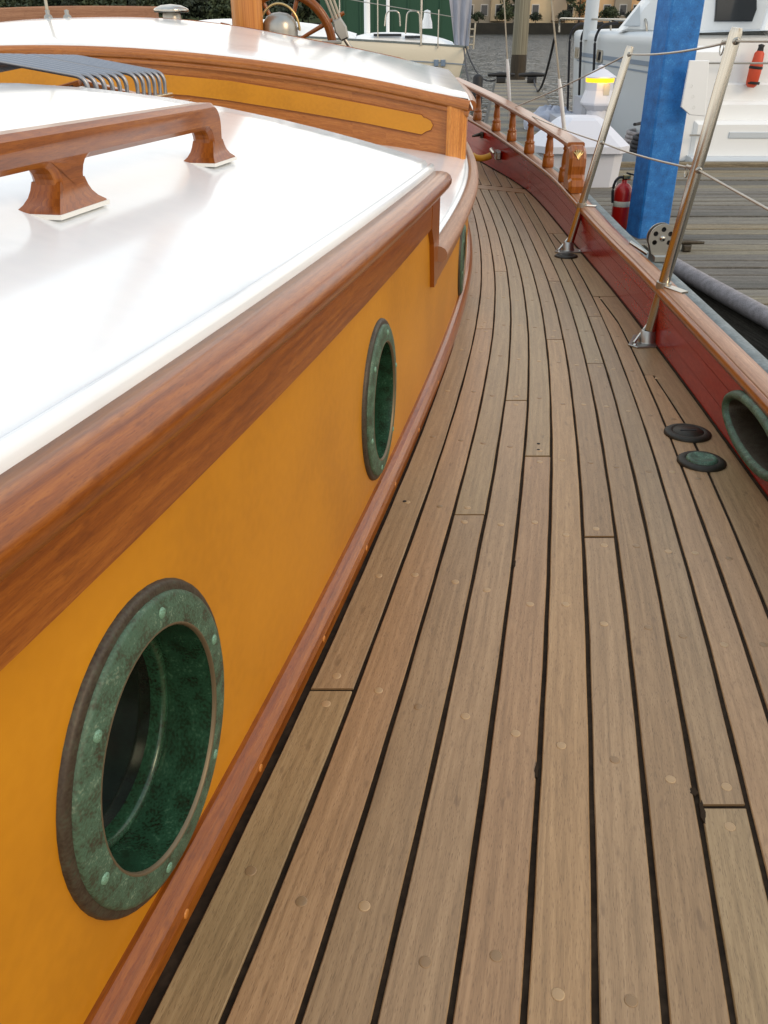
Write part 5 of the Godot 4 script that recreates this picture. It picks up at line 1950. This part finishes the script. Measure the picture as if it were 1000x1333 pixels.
# ------------------------------------------------------------------ finger dock with its pile
func build_finger():
	var t = thing("finger_dock", "narrow grey finger dock running out to the tall pile", "dock", Vector3(2.0, -1.1, -15))
	var P = [hp(628, 192, DY), hp(742, 192, DY), hp(698, 104, DY), hp(646, 104, DY)]
	var N = 64
	for i in N:
		var a = P[0].lerp(P[3], i / float(N))
		var b = P[1].lerp(P[2], i / float(N))
		var a2 = P[0].lerp(P[3], (i + 0.96) / float(N))
		var b2 = P[1].lerp(P[2], (i + 0.96) / float(N))
		var m = MB.new()
		var d = Vector3.DOWN * 0.05
		m.quad(a, b, b2, a2, 2, Vector2(i, 0), Vector2(i + 0.9, 0), Vector2(i + 0.9, 0.18), Vector2(i, 0.18))
		m.quad(a, b, b + d, a + d, 3)
		m.quad(a, a2, a2 + d, a + d, 4)
		m.quad(b, b2, b2 + d, b + d, 5)
		m.orient(0)
		part("plank", m, M.greywood[(i * 7) % 5], t)
	for e in [[0, 3], [1, 2]]:
		var m = MB.new()
		sweep(m, [P[e[0]] - Vector3.UP * 0.17, P[e[1]] - Vector3.UP * 0.17], [Vector2(-0.06, -0.3), Vector2(0.06, -0.3), Vector2(0.06, 0.12), Vector2(-0.06, 0.12)])
		part("side_beam", m, M.greywood[3], t)
	for q in [[652, 108], [692, 108]]:
		var c = hp(q[0], q[1], DY)
		var dc = thing("dock_cleat", "black iron cleat at the far end of the grey finger dock", "cleat", c, "cleats on the finger dock")
		var m = MB.new()
		box(m, c + Vector3(0, 0.06, 0), Vector3(0.2, 0.12, 0.14), 0.02)
		part("base", m, M.black, dc)
		m = MB.new()
		sweep(m, [c + Vector3(-0.3, 0.16, 0), c + Vector3(0, 0.17, 0), c + Vector3(0.3, 0.16, 0)], circle(0.05, 8), false, true, func(f): return 0.6 + 0.5 * sin(f * PI))
		part("horn", m, M.black, dc)
	# tall pile, bare above and dark with weed below
	var z = -23.4
	var c = zp(674, 100, z)
	var tp = thing("timber_pile", "tall round grey pile, dark with weed low down, by the finger dock", "pile", Vector3(c.x, -1.1, z))
	var r = 9.8 / FOC * 20.9
	var m2 = MB.new()
	lathe(m2, Transform3D(Basis(), Vector3(c.x, 0, z)), [Vector2(r, zp(688, 72, z).y), Vector2(r * 0.95, 6.0), Vector2(0, 6.05)], 18)
	part("shaft", m2, M.pile_wood, tp)
	m2 = MB.new()
	lathe(m2, Transform3D(Basis(), Vector3(c.x, 0, z)), [Vector2(r * 1.04, -2.0), Vector2(r * 1.03, zp(688, 80, z).y), Vector2(r * 0.99, zp(688, 68, z).y)], 18)
	part("weed_band", m2, M.pile_wet, tp)
	# mooring line sagging to the motor boat
	m2 = MB.new()
	tube(m2, sag(hp(694, 106, DY) + Vector3.UP * 0.15, zp(722, 50, -14.2), 0.5), 0.02, 6)
	single("mooring_line", m2, M.rope_dark, "dark mooring line sagging from the finger dock to the white motor boat", "rope")
	m2 = MB.new()
	tube(m2, sag(zp(826, 162, -8.4), zp(868, 140, -9.2), 0.03), 0.014, 6)
	single("mooring_line", m2, M.rope_dark, "dark mooring line from the white boat to the dock behind the dock box", "rope")
	# black capped post
	var bc = zp(621, 128, -9.3)
	var bp2 = thing("mooring_post", "black round topped mooring post behind the taffrail", "post", Vector3(bc.x, DY, bc.z))
	m2 = MB.new()
	var hy = zp(621, 96, -9.3).y
	lathe(m2, Transform3D(Basis(), Vector3(bc.x, 0, bc.z)), [Vector2(0.05, DY - 0.6), Vector2(0.05, hy - 0.24)], 14)
	part("post", m2, M.greywood[3], bp2)
	m2 = MB.new()
	lathe(m2, Transform3D(Basis(), Vector3(bc.x, 0, bc.z)), [Vector2(0.052, hy - 0.26), Vector2(0.05, hy - 0.03), Vector2(0.035, hy - 0.01), Vector2(0, hy)], 14)
	part("sleeve", m2, M.black, bp2)
	# grey dock steps beside the motor boat
	var sp = hp(745, 176, DY)
	var ds = thing("dock_steps", "pale grey moulded dock steps beside the white motor boat", "steps", sp)
	for k in 3:
		m2 = MB.new()
		box(m2, sp + Vector3(0.10 + k * 0.16, 0.1 + k * 0.1, -0.3), Vector3(0.62 - k * 0.28, 0.2 + k * 0.2 - 0.002 * k, 0.6 - k * 0.01), 0.04)
		part("step", m2, M.plastic_dim, ds)
	# grey tarpaulin bundle
	m2 = MB.new()
	var tb = hp(716, 168, DY)
	var nz = noise(5, 2.2, 3)
	var R = []
	for i in 15:
		var row = []
		for j in 24:
			var a = TAU * j / 24.0
			var e = PI / 2 * i / 14.0
			var rr = 0.32 * (1 + 0.35 * nz.get_noise_3d(cos(a) * 1.2, sin(a) * 1.2, e))
			row.append(tb + Vector3(cos(a) * rr * cos(e), rr * sin(e) * 0.8, sin(a) * rr * cos(e)))
		R.append(row)
	grid(m2, R, false, true)
	single("tarpaulin", m2, M.cloth, "crumpled grey tarpaulin bundle on the finger dock", "tarpaulin")

# ------------------------------------------------------------------ far shore
func tree_mesh(s, h, w, leaves):
	var r = RandomNumberGenerator.new()
	r.seed = s
	var cl = []
	for i in 26:
		var a = r.randf() * TAU
		var e = r.randf()
		var y = lerp(0.25, 0.95, e)
		var rad = w * sin(PI * pow(e, 0.7) * 0.9 + 0.25) * (0.35 + 0.65 * r.randf())
		cl.append([Vector3(cos(a) * rad, y * h, sin(a) * rad), w * r.randf_range(0.25, 0.45)])
	var m = MB.new()
	for i in leaves:
		var c = cl[r.randi() % cl.size()]
		var d = Vector3(r.randfn(), r.randfn(), r.randfn()).normalized()
		var p = c[0] + d * c[1] * pow(r.randf(), 0.4)
		var t1 = d.cross(Vector3(r.randf() - 0.5, 1, r.randf() - 0.5)).normalized()
		var t2 = (d + Vector3(r.randf() - 0.5, r.randf() - 0.5, r.randf() - 0.5)).cross(t1).normalized()
		var q = r.randf_range(0.16, 0.34)
		m.tri(p + t1 * q, p - t1 * q * 0.6 + t2 * q, p - t1 * q * 0.6 - t2 * q, 0xFFFFFFFF & 0x7FFFFFFF)
	var st := SurfaceTool.new()
	st.begin(Mesh.PRIMITIVE_TRIANGLES)
	st.set_smooth_group(-1)
	for v in m.v: st.add_vertex(v)
	st.generate_normals()
	return st.commit()
func build_shore():
	var zs = -166.0
	var m = MB.new()
	box(m, Vector3(0, -0.35, zs - 30), Vector3(600, 1.7, 60), 0.05)
	setting("far_shore", m, M.seawall)
	m = MB.new()
	box(m, Vector3(20, -0.4, zs + 0.1), Vector3(400, 1.9, 0.6), 0.05)
	single("seawall", m, M.seawall, "low dark sea wall along the far shore", "wall")
	m = MB.new()
	var hn = noise(19, 0.012, 3)
	var HR = []
	for k in 61:
		var x = lerp(-330.0, 330.0, k / 60.0)
		var top = 13.0 + 9.0 * hn.get_noise_1d(x)
		HR.append([Vector3(x, -1.5, zs - 48), Vector3(x, top * 0.6, zs - 56), Vector3(x, top, zs - 75), Vector3(x, top * 0.8, zs - 120)])
	grid(m, HR)
	setting("hills", m, M.hill)
	# apartment houses
	var win := MB.new()
	box(win, Vector3.ZERO, Vector3(1.05, 1.5, 0.16), 0.02)
	var wm = mesh_of(win)
	var frm := MB.new()
	box(frm, Vector3.ZERO, Vector3(1.35, 1.8, 0.10), 0.02)
	var fm = mesh_of(frm)
	var H = [[-2, 13, 0, "grey tan waterfront house behind the green boat shed"], [14, 10, 4, "dull tan waterfront house seen beside the hanging sail cover"], [25, 9, 1, "cream waterfront house just left of the tall grey pile"], [35.5, 10.5, 3, "peach waterfront house with painted sun glow right of the tall grey pile"], [47, 11, 2, "brownish waterfront house above the white motor boat's bow"], [59, 12, 1, "cream waterfront house behind the blue pile"]]
	for hh in H:
		var x0 = hh[0]
		var w = hh[1]
		var z = zs - 6 - (int(x0) % 3) * 2
		var base = 0.5
		var ht = 10.5
		var t = thing("waterfront_house", hh[3], "house", Vector3(x0 + w / 2, base, z), "houses on the far shore")
		m = MB.new()
		box(m, Vector3(x0 + w / 2, base + ht / 2, z - 4), Vector3(w, ht, 8), 0.05)
		part("wall", m, M.walls[hh[2]], t)
		m = MB.new()
		prism(m, Transform3D(Basis(Vector3.UP, PI / 2), Vector3(x0 + w / 2, base + ht, z - 4)), [Vector2(-4.8, 0), Vector2(4.8, 0), Vector2(0, 3)], w + 0.6, 0.05)
		part("roof", m, M.roof_tile, t)
		m = MB.new()
		box(m, Vector3(x0 + w * 0.62, base + ht / 2, z + 0.5), Vector3(w * 0.28, ht - 0.6, 1.0), 0.05)
		part("bay", m, M.walls[(hh[2] + 1) % 5], t)
		var nw = int(w / 2.3)
		for fl in 3:
			for k in nw:
				var xx = x0 + w * (k + 0.5) / nw
				var zz = z + 0.03
				if abs(xx - (x0 + w * 0.62)) < w * 0.14 + 0.6:
					if abs(xx - (x0 + w * 0.62)) > w * 0.14 - 0.6: continue
					zz = z + 1.03
				var c = Vector3(xx, base + 2.0 + fl * 3.1, zz)
				var f = put("window", fm, M.frame, t, Transform3D(Basis(), c))
				put("pane", wm, M.pane, f, Transform3D(Basis(), c + Vector3(0, 0, 0.03)))
	# trees and hedges
	var kinds = [tree_mesh(3, 9, 3.6, 1500), tree_mesh(4, 8, 4.2, 1500), tree_mesh(5, 3.0, 2.6, 900)]
	var spots = []
	for i in 22: spots.append([-96 + i * 4.6 + rng.randf_range(-1, 1), i % 2, rng.randf_range(0.9, 1.25)])
	for x in [10.5, 22.5, 33.6, 45.5, 57.0]: spots.append([x, 0, 0.8])
	for i in 13: spots.append([6 + i * 5.2 + rng.randf_range(-1.4, 1.4), 2, rng.randf_range(0.4, 0.75)])
	for i in 26: spots.append([-98 + i * 3.7, 2, rng.randf_range(0.9, 1.3)])
	for s in spots:
		var z = zs - 3.0 + (2.2 if s[1] == 2 else 0.0) - 1.5
		var o = Vector3(s[0], 0.45, z)
		var t = thing("shore_bush" if s[1] == 2 else "shore_tree", "dark clipped bush on the far sea wall before the houses" if s[1] == 2 else ("dark shore tree standing beside a waterfront house" if s[0] > 5 else "dark leafy tree in the row on the far shore"), "bush" if s[1] == 2 else "tree", o, "bushes on the far shore" if s[1] == 2 else ("trees between the far houses" if s[0] > 5 else "trees on the far shore"))
		m = MB.new()
		sweep(m, [o, o + Vector3(0.05, 1.5, 0) * s[2], o + Vector3(-0.1, 4.5 if s[1] < 2 else 1.5, 0.1) * s[2]], circle(0.28 if s[1] < 2 else 0.12, 8), false, true, func(f): return 1 - 0.6 * f)
		part("trunk", m, M.bark, t)
		put("crown", kinds[s[1]], M.leaf[(int(s[0] * 3) % 3 + 3) % 3], t, Transform3D(Basis(Vector3.UP, rng.randf() * 6).scaled(Vector3.ONE * s[2]), o + Vector3(0, 0.2, 0)))
	# green boat shed
	var sz = -62.0
	var a = zp(418, 46, sz)
	var b = zp(603, 46, sz)
	var t2 = thing("boat_shed", "dark green boat shed wall behind the cream sailing yacht", "shed", Vector3((a.x + b.x) / 2, -1.1, sz))
	m = MB.new()
	box(m, Vector3((a.x + b.x) / 2, 2.2, sz - 4), Vector3(b.x - a.x, 6.6, 8), 0.05)
	part("wall", m, M.green_shed, t2)
	m = MB.new()
	prism(m, Transform3D(Basis(Vector3.UP, PI / 2), Vector3((a.x + b.x) / 2, 5.5, sz - 4)), [Vector2(-4.4, 0), Vector2(4.4, 0), Vector2(0, 2)], b.x - a.x + 0.5, 0.05)
	part("roof", m, M.roof_tile, t2)
	for k in 9:
		m = MB.new()
		box(m, Vector3(lerp(a.x, b.x, (k + 0.5) / 9.0), 2.2, sz + 0.03), Vector3(0.12, 6.5, 0.06), 0.01)
		part("batten", m, M.green_shed, t2)
